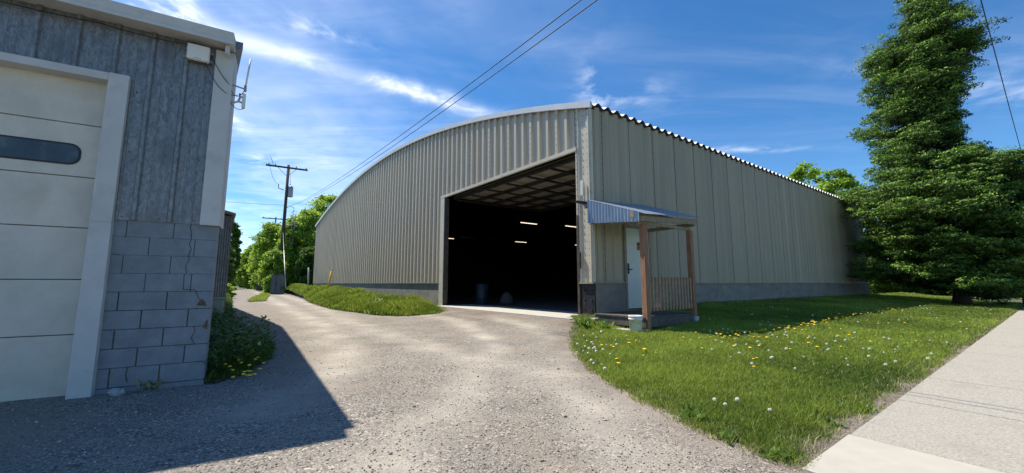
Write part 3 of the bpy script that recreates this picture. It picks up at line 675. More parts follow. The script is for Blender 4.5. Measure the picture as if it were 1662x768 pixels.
# ---- things inside
lights = [((844, 359), (865, 361.5)), ((834, 393), (853, 394)), ((917, 366), (938, 368)), ((932, 400.5), (946, 401.5)), ((722, 384), (733, 385))]
lp = [(.47, 21.9, 4.6), (.25, 32.2, 4.6), (3.2, 23.2, 4.6), (5.2, 36.0-4, 4.3), (-5.4, 28.5, 4.5)]
for i, ((lx, ly, lz), lab) in enumerate(zip(lp, ('lit tube light hanging highest and nearest the middle of the dark doorway', 'lit tube light hanging lower, just left of the doorway centre', 'lit tube light hanging nearest the upper right of the doorway', 'lit tube light half hidden by the right edge of the doorway', 'lit tube light peeping past the left edge of the doorway'))):
    t = empty('tube_light', (lx, ly, lz), lab, 'light', 'tube lights hanging in the dark warehouse')
    Fq = frame((lx, ly), DR, NR)
    mb = MB(); mb.box(Fq, 0, 1.25, -.06, .06, lz + .02, lz + .08); mb.build('light_housing', M['galv'], t)
    mb = MB(); mb.tube([Fq(.03, 0, lz), Fq(1.22, 0, lz)], .015, 8); mb.build('tube', M['tube'], t)
    mb = MB(); 
    for q in (.1, 1.15): mb.tube([Fq(q, 0, lz + .08), Fq(q, 0, lz + 2.2)], .006, 4)
    mb.build('hanger', M['wire'], t)
bxy = FB(8.0, 1.7, 0)
t = empty('plastic_drum', (bxy[0], bxy[1], BASE + .01), 'blue plastic drum standing inside the left edge of the doorway', 'drum')
mb = MB(); mb.lathe((bxy[0], bxy[1], BASE + .01), [(.28, 0), (.29, .03), (.29, .28), (.30, .30), (.29, .32), (.29, .6), (.30, .62), (.29, .64), (.285, .86), (.25, .90)], 24); mb.build('drum_body', M['bluebar'], t)
mb = MB(); mb.lathe((bxy[0], bxy[1], BASE + .905), [(.26, 0), (.26, .02), (.24, .03)], 24); mb.build('lid', M['black'], t)
sx = FB(7.4, 2.6, 0); mb = MB(); mb.lathe((sx[0], sx[1], BASE + .01), [(.3, 0), (.34, .1), (.28, .3), (.16, .48), (.05, .55)], 9)
tag(mb.build('dusty_sack', M['sack'], loc=(sx[0], sx[1], BASE + .01)), 'slumped gray sack on the floor beside the blue drum', 'sack')
t0 = FB(2.0, 8.5, 0)
for k, (zz, lab) in enumerate(((0, 'bottom wooden crate of the stack in the dark at doorway right'), (1.0, 'top wooden crate of the stack in the dark at doorway right'))):
    t = empty('wooden_crate', (t0[0], t0[1], BASE + .01 + zz), lab, 'crate', 'crates stacked in the dark warehouse')
    Fq = frame((t0[0], t0[1]), DL, DR); mb = MB(); zb = BASE + .01 + zz; mb.box(Fq, -.6, .6, -.6, .6, zb + .1, zb + .97); mb.build('crate_box', M['crate'], t)
    mb = MB(); [mb.box(Fq, a, a + .1, -.6, .6, zb, zb + .098) for a in (-.6, -.05, .5)]; mb.build('pallet', M['wood'], t)
    for a in (-.6, -.04, .52): mb = MB(); mb.box(Fq, a, a + .08, -.63, -.602, zb + .12, zb + .95); mb.build('batten', M['wood'], t)

# ================================================================ PORCH
PD = 1.55; pr_ = empty('entry_porch', FR(1.0, .8, 0), 'small wooden entry porch with galvanised roof and baluster rail over the walk-in door', 'porch')
def proof(d, u=0.): return 3.36 - (3.36 - 2.735) * d / 1.75 + .06 * (u + .27)       # roof height
mb = MB(); pf = prof_wave(-.28, 2.14, .076, .007, 6); nseg = 3; k = len(mb.v)
for s, d in pf:
    for j in range(nseg + 1): dd = .04 + 1.76 * j / nseg; mb.v.append(FR(s, dd, proof(dd, s) + .02 + d))
for i in range(len(pf) - 1):
    for j in range(nseg): q = nseg + 1; mb.f.append((k + i * q + j, k + i * q + j + 1, k + (i + 1) * q + j + 1, k + (i + 1) * q + j)); mb.m.append(0); mb.sm.append(True)
mb.build('porch_roof', M['zincroof'], pr_)
mb = MB(); pf = prof_wave(0.05, 1.66, .1, .012, 6)
FP = lambda s, d, z: FR(-.27 - d, s, z)
sheet(mb, FP, pf, lambda s: 2.74 - .10 * s, lambda s: proof(s) + .005, sm=True)
mb.build('gable_panel', M['zincroof'], pr_)
mb = MB(); mb.prism([FR(-.25, PD + .09, 2.72), FR(2.13, PD + .09, 2.86), FR(2.13, PD + .14, 2.845), FR(-.25, PD + .14, 2.705)], [FR(-.25, PD + .09, 2.585), FR(2.13, PD + .09, 2.71), FR(2.13, PD + .14, 2.71), FR(-.25, PD + .14, 2.585)]); mb.build('fascia_board', M['wood'], pr_, bevel=.004)
mb = MB(); mb.box(FR, -.24, -.19, .04, PD + .088, 2.70, 2.80); mb.box(FR, 2.07, 2.12, .04, PD + .088, 2.66, 2.76); mb.box(FR, -.17, 2.06, PD - .03, PD + .02, 2.552, 2.62)
for s in (.4, 1.0, 1.6):
    mb.prism([FR(s, .04, proof(.04) - .01), FR(s + .04, .04, proof(.04) - .01), FR(s + .04, PD + .08, proof(PD) - .03), FR(s, PD + .08, proof(PD) - .03)], [FR(s, .04, proof(.04) - .12), FR(s + .04, .04, proof(.04) - .12), FR(s + .04, PD + .08, proof(PD) - .13), FR(s, PD + .08, proof(PD) - .13)])
mb.box(FR, -.3, -.285, 1.42, 1.52, 2.70, 2.86); mb.build('rafters', M['wood'], pr_)
mb = MB(); mb.box(FR, -.07, .07, PD - .07, PD + .07, .09, 2.55); mb.build('post', M['cedar'], pr_, bevel=.008)
mb = MB(); mb.box(FR, 1.93, 2.06, PD - .07, PD + .06, .28, 2.55); mb.build('post', M['cedar'], pr_, bevel=.008)
mb = MB(); mb.box(FR, 1.90, 2.09, PD - .10, PD + .09, .10, .30); mb.build('post_base', M['slab'], pr_, bevel=.01)
# railing
mb = MB(); mb.box(FR, .072, 1.928, PD - .04, PD + .00, 1.20, 1.28); mb.build('top_rail', M['woodr'], pr_, bevel=.004)
mb = MB(); mb.box(FR, .072, 1.928, PD - .04, PD + .00, .56, .63); mb.build('bottom_rail', M['woodr'], pr_, bevel=.004)
for i in range(14):
    s = .12 + i * .1345; mb = MB(); mb.prism([FR(s + a, PD + b, 1.30) for a, b in ((-.028, .002), (.028, .002), (.028, .038), (-.028, .038))], [FR(s + a, PD + b, .50) for a, b in ((-.028, .002), (.028, .002), (.028, .038), (-.028, .038))])
    mb.build('baluster', M['woodr'], pr_, bevel=.003)
# deck
mb = MB()
for i in range(11): mb.box(FR, -.12, 2.12, .05 + i * .138, .05 + i * .138 + .13, .335, .375)
mb.build('deck_boards', M['deckw'], pr_, bevel=.004)
mb = MB(); mb.box(FR, -.10, 2.10, PD - .0, PD + .045, .14, .334); mb.box(FR, -.10, -.05, .05, PD - .002, .14, .334); mb.build('rim_joist', M['deckw'], pr_)
mb = MB(); mb.box(FR, -.40, -.14, .75, 1.45, .02, .085); mb.build('step_slab', M['slab'], pr_, bevel=.01)

# stone under the near post, lumpy
def rock(name, c, r, sq, mt, seed, label=None, cat=None):
    mb = MB(); rs = np.random.default_rng(seed); k = 0; n, mrow = 9, 6
    for j in range(1, mrow):
        ph = math.pi * j / mrow
        for i in range(n):
            a = 2 * math.pi * i / n + .2 * j; q = 1 + .22 * (rs.random() - .5) * 2
            mb.v.append((c[0] + r * sq[0] * math.sin(ph) * math.cos(a) * q, c[1] + r * sq[1] * math.sin(ph) * math.sin(a) * q, c[2] + r * sq[2] * (math.cos(ph) + .9) * q))
    for j in range(mrow - 2):
        for i in range(n): i2 = (i + 1) % n; mb.f.append((j * n + i, (j + 1) * n + i, (j + 1) * n + i2, j * n + i2)); mb.m.append(0); mb.sm.append(False)
    mb.f.append(tuple(range(n))); mb.m.append(0); mb.sm.append(False); mb.f.append(tuple((mrow - 2) * n + n - 1 - i for i in range(n))); mb.m.append(0); mb.sm.append(False)
    return tag(mb.build(name, mt, loc=(c[0], c[1], c[2])), label, cat)
p = FR(.02, PD, 0); rock('footing_stone', (p[0], p[1], -.01), .15, (1.1, 1.1, .42), M['rockd'], 5, 'dark lumpy stone under the near porch post', 'stone')
# bucket
bx_, by_ = 2.79, 8.93
t = empty('bucket', (bx_, by_, .04), 'dirty white plastic bucket in the grass before the porch post', 'bucket')
mb = MB(); mb.lathe((bx_, by_, .04), [(.125, 0), (.13, .01), (.148, .30), (.158, .302), (.158, .325), (.149, .328), (.150, .36), (.16, .362), (.16, .385), (.15, .39), (.14, .385), (.12, .03)], 28, caps=False); mb.face([(bx_ + .121 * math.cos(a * .2244), by_ + .121 * math.sin(a * .2244), .075) for a in range(28)]); mb.build('bucket_body', M['bucket'], t)
mb = MB(); mb.tube([(bx_ + .16 * math.cos(a), by_ + .16 * math.sin(a) - .01, .04 + .33 - .10 * math.sin((a + 2.9) / 2.9 * math.pi)) for a in np.linspace(-2.9, 0, 14)], .004, 5); mb.build('handle', M['galv'], t)

# ================================================================ GARAGE (left)
gr = empty('garage', (A0[0], A0[1], 0), 'low block and galvanised metal garage with cream door at left', 'building')
FTOP = 4.19; GL = -6.5
# cinder blocks
mb = MB(); mb.box(FG, -.92, -.012, -.19, -.012, -.15, 1.86); mb.box(FS, .10, 19, -.2, -.015, -.15, 1.86); mb.build('mortar_wall', M['mortar'], gr)
bl = MB(); jrs = np.random.default_rng(3)
for r in range(9):
    z0 = .06 + r * .2 - .0; off = 0 if r % 2 else .2
    if r == 0: z0 = .06
    s = 0.0; first = True
    ln = .2 if r % 2 else .4
    while s > -.9:
        e = max(s - ln, -.91); g = .0055 if r < 5 else .003; dj = jrs.uniform(-.003, .003); ang_ = 0
        bl.box(FG, e + g, s - (g if not first else 0), -.15, dj if r < 5 else dj * .3, z0 + g - .004, z0 + .2 - g); s -= ln; ln = .4; first = False
for s0 in (0,):
    s = 0.0; ln = .4; bl.box(FG, -.4 + .005, 0, -.15, .0, -.15, .052); bl.box(FG, -.9, -.405, -.15, .0, -.15, .052)
bo = bl.build('block_wall', M['block'], gr, bevel=.004)
bs = MB()
for r in range(-1, 9):
    z0 = .06 + r * .2; s = .06; ln = .2 if r % 2 == 0 else .4
    while s < 18.8: bs.box(FS, s + .005, s + ln - .005, -.14, .0, z0 + .004, z0 + .194); s += ln; ln = .4
bs.build('side_block_wall', M['block'], gr)
# crack with a spalled corner
def vline(pts, wd, d=.004):
    mb = MB()
    for (a, za), (b, zb) in zip(pts, pts[1:]):
        if abs(za - zb) > abs(a - b): mb.face([FG(a - wd, d, za), FG(b - wd, d, zb), FG(b + wd, d, zb), FG(a + wd, d, za)])
        else: mb.face([FG(a, d, za - wd), FG(a, d, za + wd), FG(b, d, zb + wd), FG(b, d, zb - wd)])
    return mb
c_ = [(-.245, 1.85), (-.255, 1.80), (-.24, 1.74), (-.235, 1.66), (-.25, 1.60), (-.228, 1.55), (-.245, 1.47), (-.235, 1.42), (-.262, 1.36), (-.25, 1.27), (-.268, 1.24), (-.262, 1.08), (-.15, 1.075), (-.125, 1.0), (-.09, .93)]
vline(c_, .0028).build('crack', M['black'], gr)
vline([(-.135, .66), (-.12, .60), (-.15, .53), (-.115, .46)], .003).build('crack', M['black'], gr)
vline([(-.66, .26), (-.67, .18), (-.65, .10)], .003).build('crack', M['black'], gr)
mb = MB(); mb.face([FG(a, .006, z) for a, z in ((-.13, .895), (-.04, .89), (-.045, .92), (-.085, .975), (-.10, .95))]); mb.build('spalled_corner', M['brown'], gr); mb = MB(); mb.face([FG(a, .006, z) for a, z in ((-.05, .64), (-.012, .62), (-.012, .74), (-.03, .71))]); mb.build('spalled_corner', M['brown'], gr)
# metal siding: R panel profile
def rpanel(s0, s1, P=.305, off=0.):
    base_ = ((0, 0), (.008, .0), (.022, .03), (.052, .03), (.066, 0), (.135, 0), (.142, .006), (.152, .006), (.159, 0), (.212, 0), (.219, .006), (.229, .006), (.236, 0))
    out = []; k = math.floor((s0 - off) / P) - 1
    while off + k * P < s1 + P:
        out += [(off + k * P + a, b) for a, b in base_]; k += 1
    res = []
    def at(s):
        for (a, da), (b_, db) in zip(out, out[1:]):
            if a <= s <= b_: return da + (db - da) * (s - a) / (b_ - a + 1e-9)
        return 0
    return [(s0, at(s0))] + [q for q in out if s0 < q[0] < s1] + [(s1, at(s1))]
mb = MB(); sheet(mb, FG, rpanel(-.90, -.10, off=.13), 1.84, 4.1, .012); sheet(mb, FG, rpanel(GL, -.90, off=.13), 3.44, 4.1, .012)
mb.build('metal_siding', M['zinc'], gr)
mb = MB()
for i in range(3):
    s = -.21 - i * .305
    for z in (1.87, 2.6, 3.3, 4.0): 
        mb.box(FG, s - .03, s - .018, .012, .02, z, z + .012)
tag(mb.build('siding_screws', M['screw'], gr), kind='stuff')
mb = MB()
gp = [(0, FTOP - .1), (10.5, 7.1), (19, 4.6)]
def gtop(u): return np.interp(u, [p[0] for p in gp], [p[1] for p in gp])
pfs = rpanel(0.0, 19); sheet(mb, FS, pfs, 1.86, lambda u: float(gtop(u)), .0); mb.build('side_siding', M['zinc'], gr)
mb = MB(); mb.box(FG, -.165, .02, .046, .062, 1.83, 4.02); mb.box(FG, .01, .025, -.25, .046, 1.83, 4.02); mb.build('corner_trim', M['white'], gr, bevel=.003)
# fascia + gutter
mb = MB(); mb.prism([FG(GL, .26, 4.20), FG(.02, .26, 4.19), FG(.02, -.05, 4.21), FG(GL, -.05, 4.22)], [FG(GL, .24, 4.06), FG(.02, .24, 4.06), FG(.02, .0, 4.06), FG(GL, .0, 4.06)])
mb.build('fascia', M['white'], gr, bevel=.006)
mb = MB(); mb.box(FG, GL, .04, .235, .262, 4.035, 4.075); mb.box(FG, -.06, -.02, .10, .20, 3.93, 4.06); mb.build('drip_edge', M['white'], gr)
# gable roof
mb = MB(); FX = lambda s, u, z: (A0[0] + DG[0] * s + DS[0] * u, A0[1] + DG[1] * s + DS[1] * u, z)
for (u0, z0), (u1, z1) in (((-.05, 4.20), (10.5, 7.2)), ((10.5, 7.2), (19.3, 4.6))):
    mb.prism([FX(GL - 6, u0, z0), FX(.09, u0, z0), FX(.09, u1, z1), FX(GL - 6, u1, z1)], [FX(GL - 6, u0, z0 - .1), FX(.09, u0, z0 - .1), FX(.09, u1, z1 - .1), FX(GL - 6, u1, z1 - .1)])
mb.build('gable_roof', M['zinc'], gr)
mb = MB(); mb.face([FX(GL - 6, 0, -.1), FX(GL - 6, 19, -.1), FX(GL - 6, 19, 4.5), FX(GL - 6, 10.5, 7.1), FX(GL - 6, 0, 4.1)]); mb.face([FX(GL - 6, 19, -.1), FX(0, 19, -.1), FX(0, 19, 4.5), FX(GL - 6, 19, 4.5)]); mb.face([FX(GL - 6, -0.02, -.1), FX(GL, -.02, -.1), FX(GL, -.02, 4.1), FX(GL - 6, -.02, 4.1)])
mb.build('rear_wall', M['zinc'], gr)
# garage door
gd = MB(); rows = [-.12, .62, 1.19, 1.74, 2.29, 2.875, 3.40]
for a, b in zip(rows, rows[1:]): gd.box(FG, -5.2, -1.03, -.15, -.10, a + .004, b - .004)
gdo = gd.build('garage_door', M['cream'], gr, bevel=.006)
mb = MB(); mb.box(FG, -5.2, -1.03, -.155, -.13, -.12, 3.4); mb.build('panel_joints', M['screw'], gdo)
mb = MB(); mb.box(FG, -5.2, -1.03, -.16, -.09, -.14, -.0); mb.build('bottom_seal', M['black'], gdo)
def pill(s0, s1, z0, z1, d, grow=0., n=8):
    r = (z1 - z0) / 2 * .75 + grow; out = []
    for cx_, cz_, a0 in ((s1 - r + grow, z1 - r + grow, 0), (s0 + r - grow, z1 - r + grow, 90), (s0 + r - grow, z0 + r - grow, 180), (s1 - r + grow, z0 + r - grow, 270)):
        for i in range(n + 1): a = math.radians(a0 + 90 * i / n); out.append(FG(cx_ + r * math.cos(a), d, cz_ + r * math.sin(a)))
    return out
for (a, b) in ((-2.0, -1.275), (-3.2, -2.5), (-4.4, -3.7)):
    wn = MB(); wn.prism(pill(a, b, 2.43, 2.63, -.094, .018), pill(a, b, 2.43, 2.63, -.11, .018)); wo = wn.build('window', M['black'], gdo)
    wn = MB(); wn.prism(pill(a, b, 2.43, 2.63, -.0915), pill(a, b, 2.43, 2.63, -.10)); wn.build('pane', M['glass'], wo)
# casing
mb = MB()
mb.prism([FG(-1.075, .07, 3.46), FG(-.905, .07, 3.46), FG(-.905, -.16, 3.46), FG(-1.075, -.16, 3.46)], [FG(-1.075, .07, 1.8), FG(-.905, .07, 1.8), FG(-.905, -.16, 1.8), FG(-1.075, -.16, 1.8)])
mb.prism([FG(-1.075, .07, 1.8), FG(-.905, .07, 1.8), FG(-.905, -.16, 1.8), FG(-1.075, -.16, 1.8)], [FG(-1.078, .08, -.04), FG(-.895, .08, -.04), FG(-.89, -.12, -.04), FG(-1.075, -.16, -.04)])
mb.build('door_jamb', M['white'], gr, bevel=.004)
mb = MB(); mb.box(FG, GL, -1.077, -.16, .065, 3.37, 3.455); mb.build('door_head', M['white'], gr, bevel=.004)
mb = MB(); mb.box(FG, GL, -5.2, -.16, .02, -.15, 3.36); mb.build('door_jamb', M['white'], gr)

# cable under the eave, white box, antenna
t = empty('equipment_box', FG(-.32, .03, 3.8), 'square off-white equipment box under the eave of the left building', 'box')
mb = MB(); mb.box(FG, -.43, -.215, .075, .135, 3.80, 3.99); mb.build('box_body', M['plastic'], t, bevel=.014)
mb = MB(); mb.box(FG, -.46, -.19, .045, .073, 3.83, 3.845); mb.box(FG, -.46, -.19, .045, .073, 3.93, 3.945); mb.box(FG, -.36, -.29, .135, .137, 3.815, 3.822); mb.build('mounting_rail', M['galv'], t)
def sag(a, b, dz, n=12): return [tuple(np.array(a) * (1 - i / n) + np.array(b) * (i / n) + np.array([0, 0, -4 * dz * (i / n) * (1 - i / n)])) for i in range(n + 1)]
mb = MB(); mb.tube(sag(FG(-2.6, .06, 4.02), FG(-1.2, .06, 4.0), .03) + sag(FG(-1.18, .06, 4.0), FG(-.45, .07, 3.99), .02) + sag(FG(-.44, .08, 3.98), FG(-.42, .08, 3.93), 0, 2), .006, 6)
tag(mb.build('cable', M['wire'], loc=FG(-2.6, .06, 4.0)), 'thin black cable strung under the left eave to the white box', 'cable')
t = empty('antenna', FG(.1, .0, 3.3), 'white rod and panel antenna on brackets at the left building corner', 'antenna')
mb = MB(); mb.tube([FG(.155, .02, 3.62), FG(.185, .02, 4.02)], .010, 8); mb.build('rod', M['plastic'], t)
mb = MB(); mb.tube([FG(.0, .02, 3.63), FG(.165, .02, 3.60)], .009, 6); mb.lathe(FG(.155, .02, 3.57), [(.014, 0), (.016, .03), (.014, .08)], 8); mb.build('rod_bracket', M['galv'], t)
mb = MB(); mb.tube([FG(.0, .02, 3.41), FG(.05, .02, 3.40), FG(.09, .02, 3.42), FG(.105, .02, 3.46), FG(.105, .02, 3.53)], .013, 8); mb.box(FG, .105, .135, .01, .03, 3.41, 3.43); mb.box(FG, .105, .135, .01, .03, 3.48, 3.50); mb.build('curved_bracket', M['grayp'], t)
mb = MB(); mb.box(FG, .132, .168, -.005, .045, 3.345, 3.54); mb.build('panel', M['plastic'], t, bevel=.01)
mb = MB(); mb.tube(sag(FG(-.25, .1, 3.80), FG(.09, .04, 3.50), .13), .004, 5); mb.tube(sag(FG(-.21, .1, 3.92), FG(.0, .06, 3.60), .03) + sag(FG(.0, .05, 3.58), FG(.15, .03, 3.58), .10), .004, 5); mb.tube(sag(FG(.01, .05, 3.40), FG(.155, .02, 3.345), .05), .004, 5); mb.build('lead', M['wire'], t)
# side: green box and low shed
p = FS(7.3, .16, 0)
t = empty('utility_box', (p[0], p[1], 0), 'pale green metal utility box against the side wall among weeds', 'box')
mb = MB(); mb.box(FS, 7.1, 7.5, .02, .32, .0, .72); mb.build('box_body', M['green'], t, bevel=.02)
mb = MB(); mb.box(FS, 7.08, 7.52, .01, .34, .722, .77); mb.build('lid', M['green'], t, bevel=.01)
t = empty('lean_to_shed', FS(11, .2, 0), 'narrow dark gray lean-to shed on the alley side of the garage', 'shed')
mb = MB(); sheet(mb, lambda s, d, z: FS(9.5 - d, s, z), prof_wave(.04, .42, .06, .008, 5), 0, 3.3); sheet(mb, FS, prof_wave(9.5, 16, .08, .01, 5), 0, 3.3, .42); mb.build('shed_wall', M['zinc'], t)
mb = MB(); mb.prism([FS(9.3, .03, 3.5), FS(9.3, .5, 3.38), FS(16.1, .5, 3.38), FS(16.1, .03, 3.5)], [FS(9.3, .03, 3.42), FS(9.3, .5, 3.3), FS(16.1, .5, 3.3), FS(16.1, .03, 3.42)]); mb.build('shed_roof', M['wood'], t)
# pale broken block by the wall
def ray_ground(xp, yp, z=0.):
    a = (xp - 831) / FPX; b = -(yp - 384) / FPX; r = np.array([a, math.cos(PITCH) - b * math.sin(PITCH), math.sin(PITCH) + b * math.cos(PITCH)]); return np.array([0, 0, EYE]) + r * (z - EYE) / r[2]
p = ray_ground(190, 643); rock('broken_block', (p[0], p[1], -.005), .075, (1.05, .6, .55), M['stone'], 9, 'pale broken chunk of block lying at the foot of the block wall', 'stone')

# ================================================================ POLES AND WIRES
pb = np.array([-28.6, 48.0])
Fp = frame(pb, unit(.85, .52), unit(-.52, .85))
t = empty('utility_pole', (pb[0], pb[1], 0), 'nearest wooden utility pole with crossarm and gray transformer by the alley', 'pole')
ZT = 16.1
mb = MB(); mb.tube([(pb[0], pb[1], -.2), (pb[0] + .15, pb[1], ZT)], .24, 12, r1=.15); mb.build('pole_shaft', M['pole'], t)
mb = MB(); mb.box(Fp, -2.3, 2.3, -.34, -.20, ZT - .5, ZT - .3); mb.build('crossarm', M['pole'], t)
mb = MB(); mb.tube([Fp(-1.0, -.25, ZT - .5), Fp(.0, -.2, ZT - 1.5)], .03, 5); mb.build('brace', M['galv'], t); mb = MB(); mb.tube([Fp(1.0, -.25, ZT - .5), Fp(0.1, -.2, ZT - 1.5)], .03, 5); mb.build('brace', M['galv'], t)
for q in (-2.0, -1.3, 1.0, 2.1): mb = MB(); mb.lathe(Fp(q, -.27, ZT - .3), [(.05, 0), (.09, .08), (.05, .12), (.07, .2), (.02, .24)], 8); mb.build('insulator', M['grayp'], t)
mb = MB(); mb.lathe(Fp(.52, -.1, ZT - 4.1), [(.28, 0), (.30, .05), (.30, 1.25), (.2, 1.4)], 14); mb.lathe(Fp(.45, -.1, ZT - 2.7), [(.05, 0), (.07, .15), (.03, .3)], 8); mb.build('transformer', M['galv'], t)
mb = MB(); mb.tube([Fp(-.2, -.1, ZT - 3.3), Fp(-.8, -.1, ZT - 3.1), Fp(-.8, -.1, ZT - 2.6)], .05, 6); mb.tube(sag(Fp(-1.9, -.2, ZT - .4), Fp(-.8, -.1, ZT - 2.6), .6), .02, 5); mb.tube([Fp(-1.5, -.2, ZT - .2), Fp(-1.9, -.2, ZT + .8)], .025, 5); mb.tube(sag(Fp(.3, -.1, ZT - .5), Fp(.5, -.1, ZT - 2.6), .1), .02, 5); mb.build('fuse_leads', M['wire'], t)
mb = MB()
for sx_ in (1.0, 1.32): mb.tube([Fp(sx_ - .2, .1, 5.5), Fp(sx_, .1, ZT - 5.8)], .035, 6)
for k in range(8): mb.tube([Fp(.05, .0, 6 + k * .62), Fp(1.2, .1, 6.1 + k * .62)], .02, 4) if k % 2 == 0 else mb.tube([Fp(.85, .1, 6 + k * .62), Fp(1.2, .1, 6 + k * .62)], .02, 4)
mb.tube([Fp(.1, 0, ZT - 5.6), Fp(.6, .1, ZT - 5.2), Fp(1.0, .1, ZT - 5.4), Fp(1.1, .1, ZT - 5.9), Fp(.8, .1, ZT - 6.1)], .04, 6); mb.build('conduit_standoff', M['galv'], t)
g0 = (pb[0], pb[1], 7.8); g1 = ray_ground(462, 466); g1 = np.array([-24.6, 42.6, .5])
mb = MB(); mb.tube([g0, tuple(g1)], .02, 5); mb.build('guy_wire', M['galv'], t)
mb = MB(); mb.tube([tuple(g1 + (np.array(g0) - g1) * .02), tuple(g1 + (np.array(g0) - g1) * .62)], .045, 6); mb.build('guy_guard', M['plastic'], t)
def simple_pole(x, y, h, arm, label):
    t = empty('utility_pole', (x, y, 0), label, 'pole', 'utility poles along the alley'); Fq = frame((x, y), unit(.85, .52), unit(-.52, .85))
    mb = MB(); mb.tube([(x, y, -.2), (x, y, h)], .2, 8, r1=.14); mb.build('pole_shaft', M['pole'], t)
    mb = MB(); mb.box(Fq, -arm, arm, -.25, -.12, h - .5, h - .3); mb.build('crossarm', M['pole'], t)
    for q in (-arm * .9, -arm * .4, arm * .4, arm * .9): mb = MB(); mb.lathe(Fq(q, -.18, h - .3), [(.06, 0), (.08, .1), (.03, .24)], 6); mb.build('insulator', M['grayp'], t)
tag(t, group='utility poles along the alley')
simple_pole(-53, 86, 15.9, 2.6, 'second wooden utility pole rising behind the alley bushes, plain crossarm')
simple_pole(-86, 130, 16.8, 2.4, 'farthest tall wooden utility pole, small crossarm above the alley bushes')
simple_pole(-122, 174, 13.0, 1.4, 'small distant utility pole at the very end of the alley')
def wire(name, pts, r, label, n=14, grp=None, cat='power line'):
    mb = MB(); P = smooth3(pts, n); mb.tube(P, r, 5); return tag(mb.build(name, M['wire'], loc=pts[0]), label, cat, grp)
def smooth3(pts, n):
    out = []; P = [pts[0]] + list(pts) + [pts[-1]]
    for i in range(1, len(P) - 2):
        for k in range(n):
            t_ = k / n; a, b, c, d = (np.array(P[i + j], float) for j in (-1, 0, 1, 2))
            out.append(tuple(.5 * ((2 * b) + (c - a) * t_ + (2 * a - 5 * b + 4 * c - d) * t_ * t_ + (3 * b - a - 3 * c + d) * t_ ** 3)))
    out.append(tuple(float(q) for q in pts[-1])); return out
def par_wire(p0, p1, sagm, n=40):
    return [tuple(np.array(p0) * (1 - i / n) + np.array(p1) * (i / n) - np.array([0, 0, 4 * sagm * (i / n) * (1 - i / n)])) for i in range(n + 1)]
dW = unit(.556, -.83)
# service wires: pole (z 10.9) over the driveway (z 6) to a far pole behind the camera
for off, zo, lab in ((0., 0., 'right hand one of two black service wires crossing over the arched roof'), (-.09, .03, 'left hand one of two black service wires crossing over the arched roof')):
    a = np.array([pb[0] + .2, pb[1] - .2, 10.6 + zo * 2]); b = np.array([14.37 + off, -12.5 + off, 5.28 + zo])
    mb = MB(); P = par_wire(a, b, 1.382)
    P = [(p[0] + off * math.sin(math.pi * i / 40), p[1] + off * .5 * math.sin(math.pi * i / 40), p[2]) for i, p in enumerate(P)]
    mb.tube(P, .010, 5); tag(mb.build('service_wire', M['wire'], loc=P[0]), lab, 'power line', 'service wires over the driveway')
a = ray_ground(1592, 0, 7.4); b = ray_ground(1662, 262, 7.0); e = b + (b - a) * 1.2; s_ = a - (b - a) * 1.2
mb = MB(); mb.tube([tuple(s_ + [0, 0, .8]), tuple(a), tuple((a + b) / 2 + [0, 0, -.12]), tuple(b), tuple(e + [0, 0, .6])], .011, 5); tag(mb.build('street_wire', M['wire'], loc=tuple(a)), 'single dark wire slanting down the sky right of the tall spruce', 'power line')
a = ray_ground(250, 300, 12.); mb = MB(); mb.tube(par_wire((pb[0] - 40, pb[1] - 8, 13.5), (pb[0], pb[1], 10.9), .5, 16), .02, 5); tag(mb.build('cross_wire', M['wire'], loc=(pb[0], pb[1], 10.9)), 'thin wire running left from the nearest utility pole across the alley', 'power line')
# cabinet, bins, marker post by the bank
def plane_pt(xp, dist): return ((xp - 831) / 634.6 * dist, dist)
x, y = plane_pt(451, 41.5); Fq = frame((x, y), (1, 0), (0, 1))
t = empty('utility_cabinet', (x, y, 0), 'dark gray metal utility cabinet at the foot of the pole', 'cabinet')
mb = MB(); mb.box(Fq, -.5, .5, -.4, .4, 0, 2.0); mb.build('cabinet_body', M['cab'], t, bevel=.03)
mb = MB(); mb.box(Fq, -.53, .53, -.45, .45, 2.002, 2.08); mb.build('lid', M['cab'], t); mb = MB(); mb.box(Fq, -.02, .02, -.43, -.402, .2, 1.9); mb.box(Fq, .08, .14, -.45, -.402, 1.0, 1.2); mb.build('door_seam', M['steel'], t)
x, y = plane_pt(424, 58); Fq = frame((x, y), (1, 0), (0, 1))
t = empty('wheeled_bin', (x, y, 0), 'black wheeled bin standing under the bushes beside the alley', 'bin')
mb = MB(); mb.prism([Fq(a, b, 1.25) for a, b in ((-.5, -.45), (.5, -.45), (.5, .45), (-.5, .45))], [Fq(a, b, .1) for a, b in ((-.4, -.35), (.4, -.35), (.4, .35), (-.4, .35))]); mb.build('bin_body', M['black'], t)
mb = MB(); mb.prism([Fq(a, b, 1.36) for a, b in ((-.45, -.4), (.45, -.4), (.45, .4), (-.45, .4))], [Fq(a, b, 1.252) for a, b in ((-.54, -.5), (.54, -.5), (.54, .5), (-.54, .5))]); mb.build('lid', M['black'], t)
for q in (-.4, .34): mb = MB(); mb.tube([Fq(q, .4, .13), Fq(q + .06, .4, .13)], .13, 12); mb.build('wheel', M['black'], t)
x, y = FF(23.3, 1.15, 0)[:2]; t = empty('marker_post', (x, y, .3), 'leaning yellow marker post in the grass before the arched wall', 'post')
mb = MB(); mb.tube([(x - .10, y, .3), (x + .16, y, 2.0)], .075, 8); mb.build('post_sleeve', M['yellow'], t); mb = MB(); mb.tube([(x + .16, y, 2.0), (x + .19, y, 2.2)], .035, 6); mb.build('post_tip', M['yellow'], t)
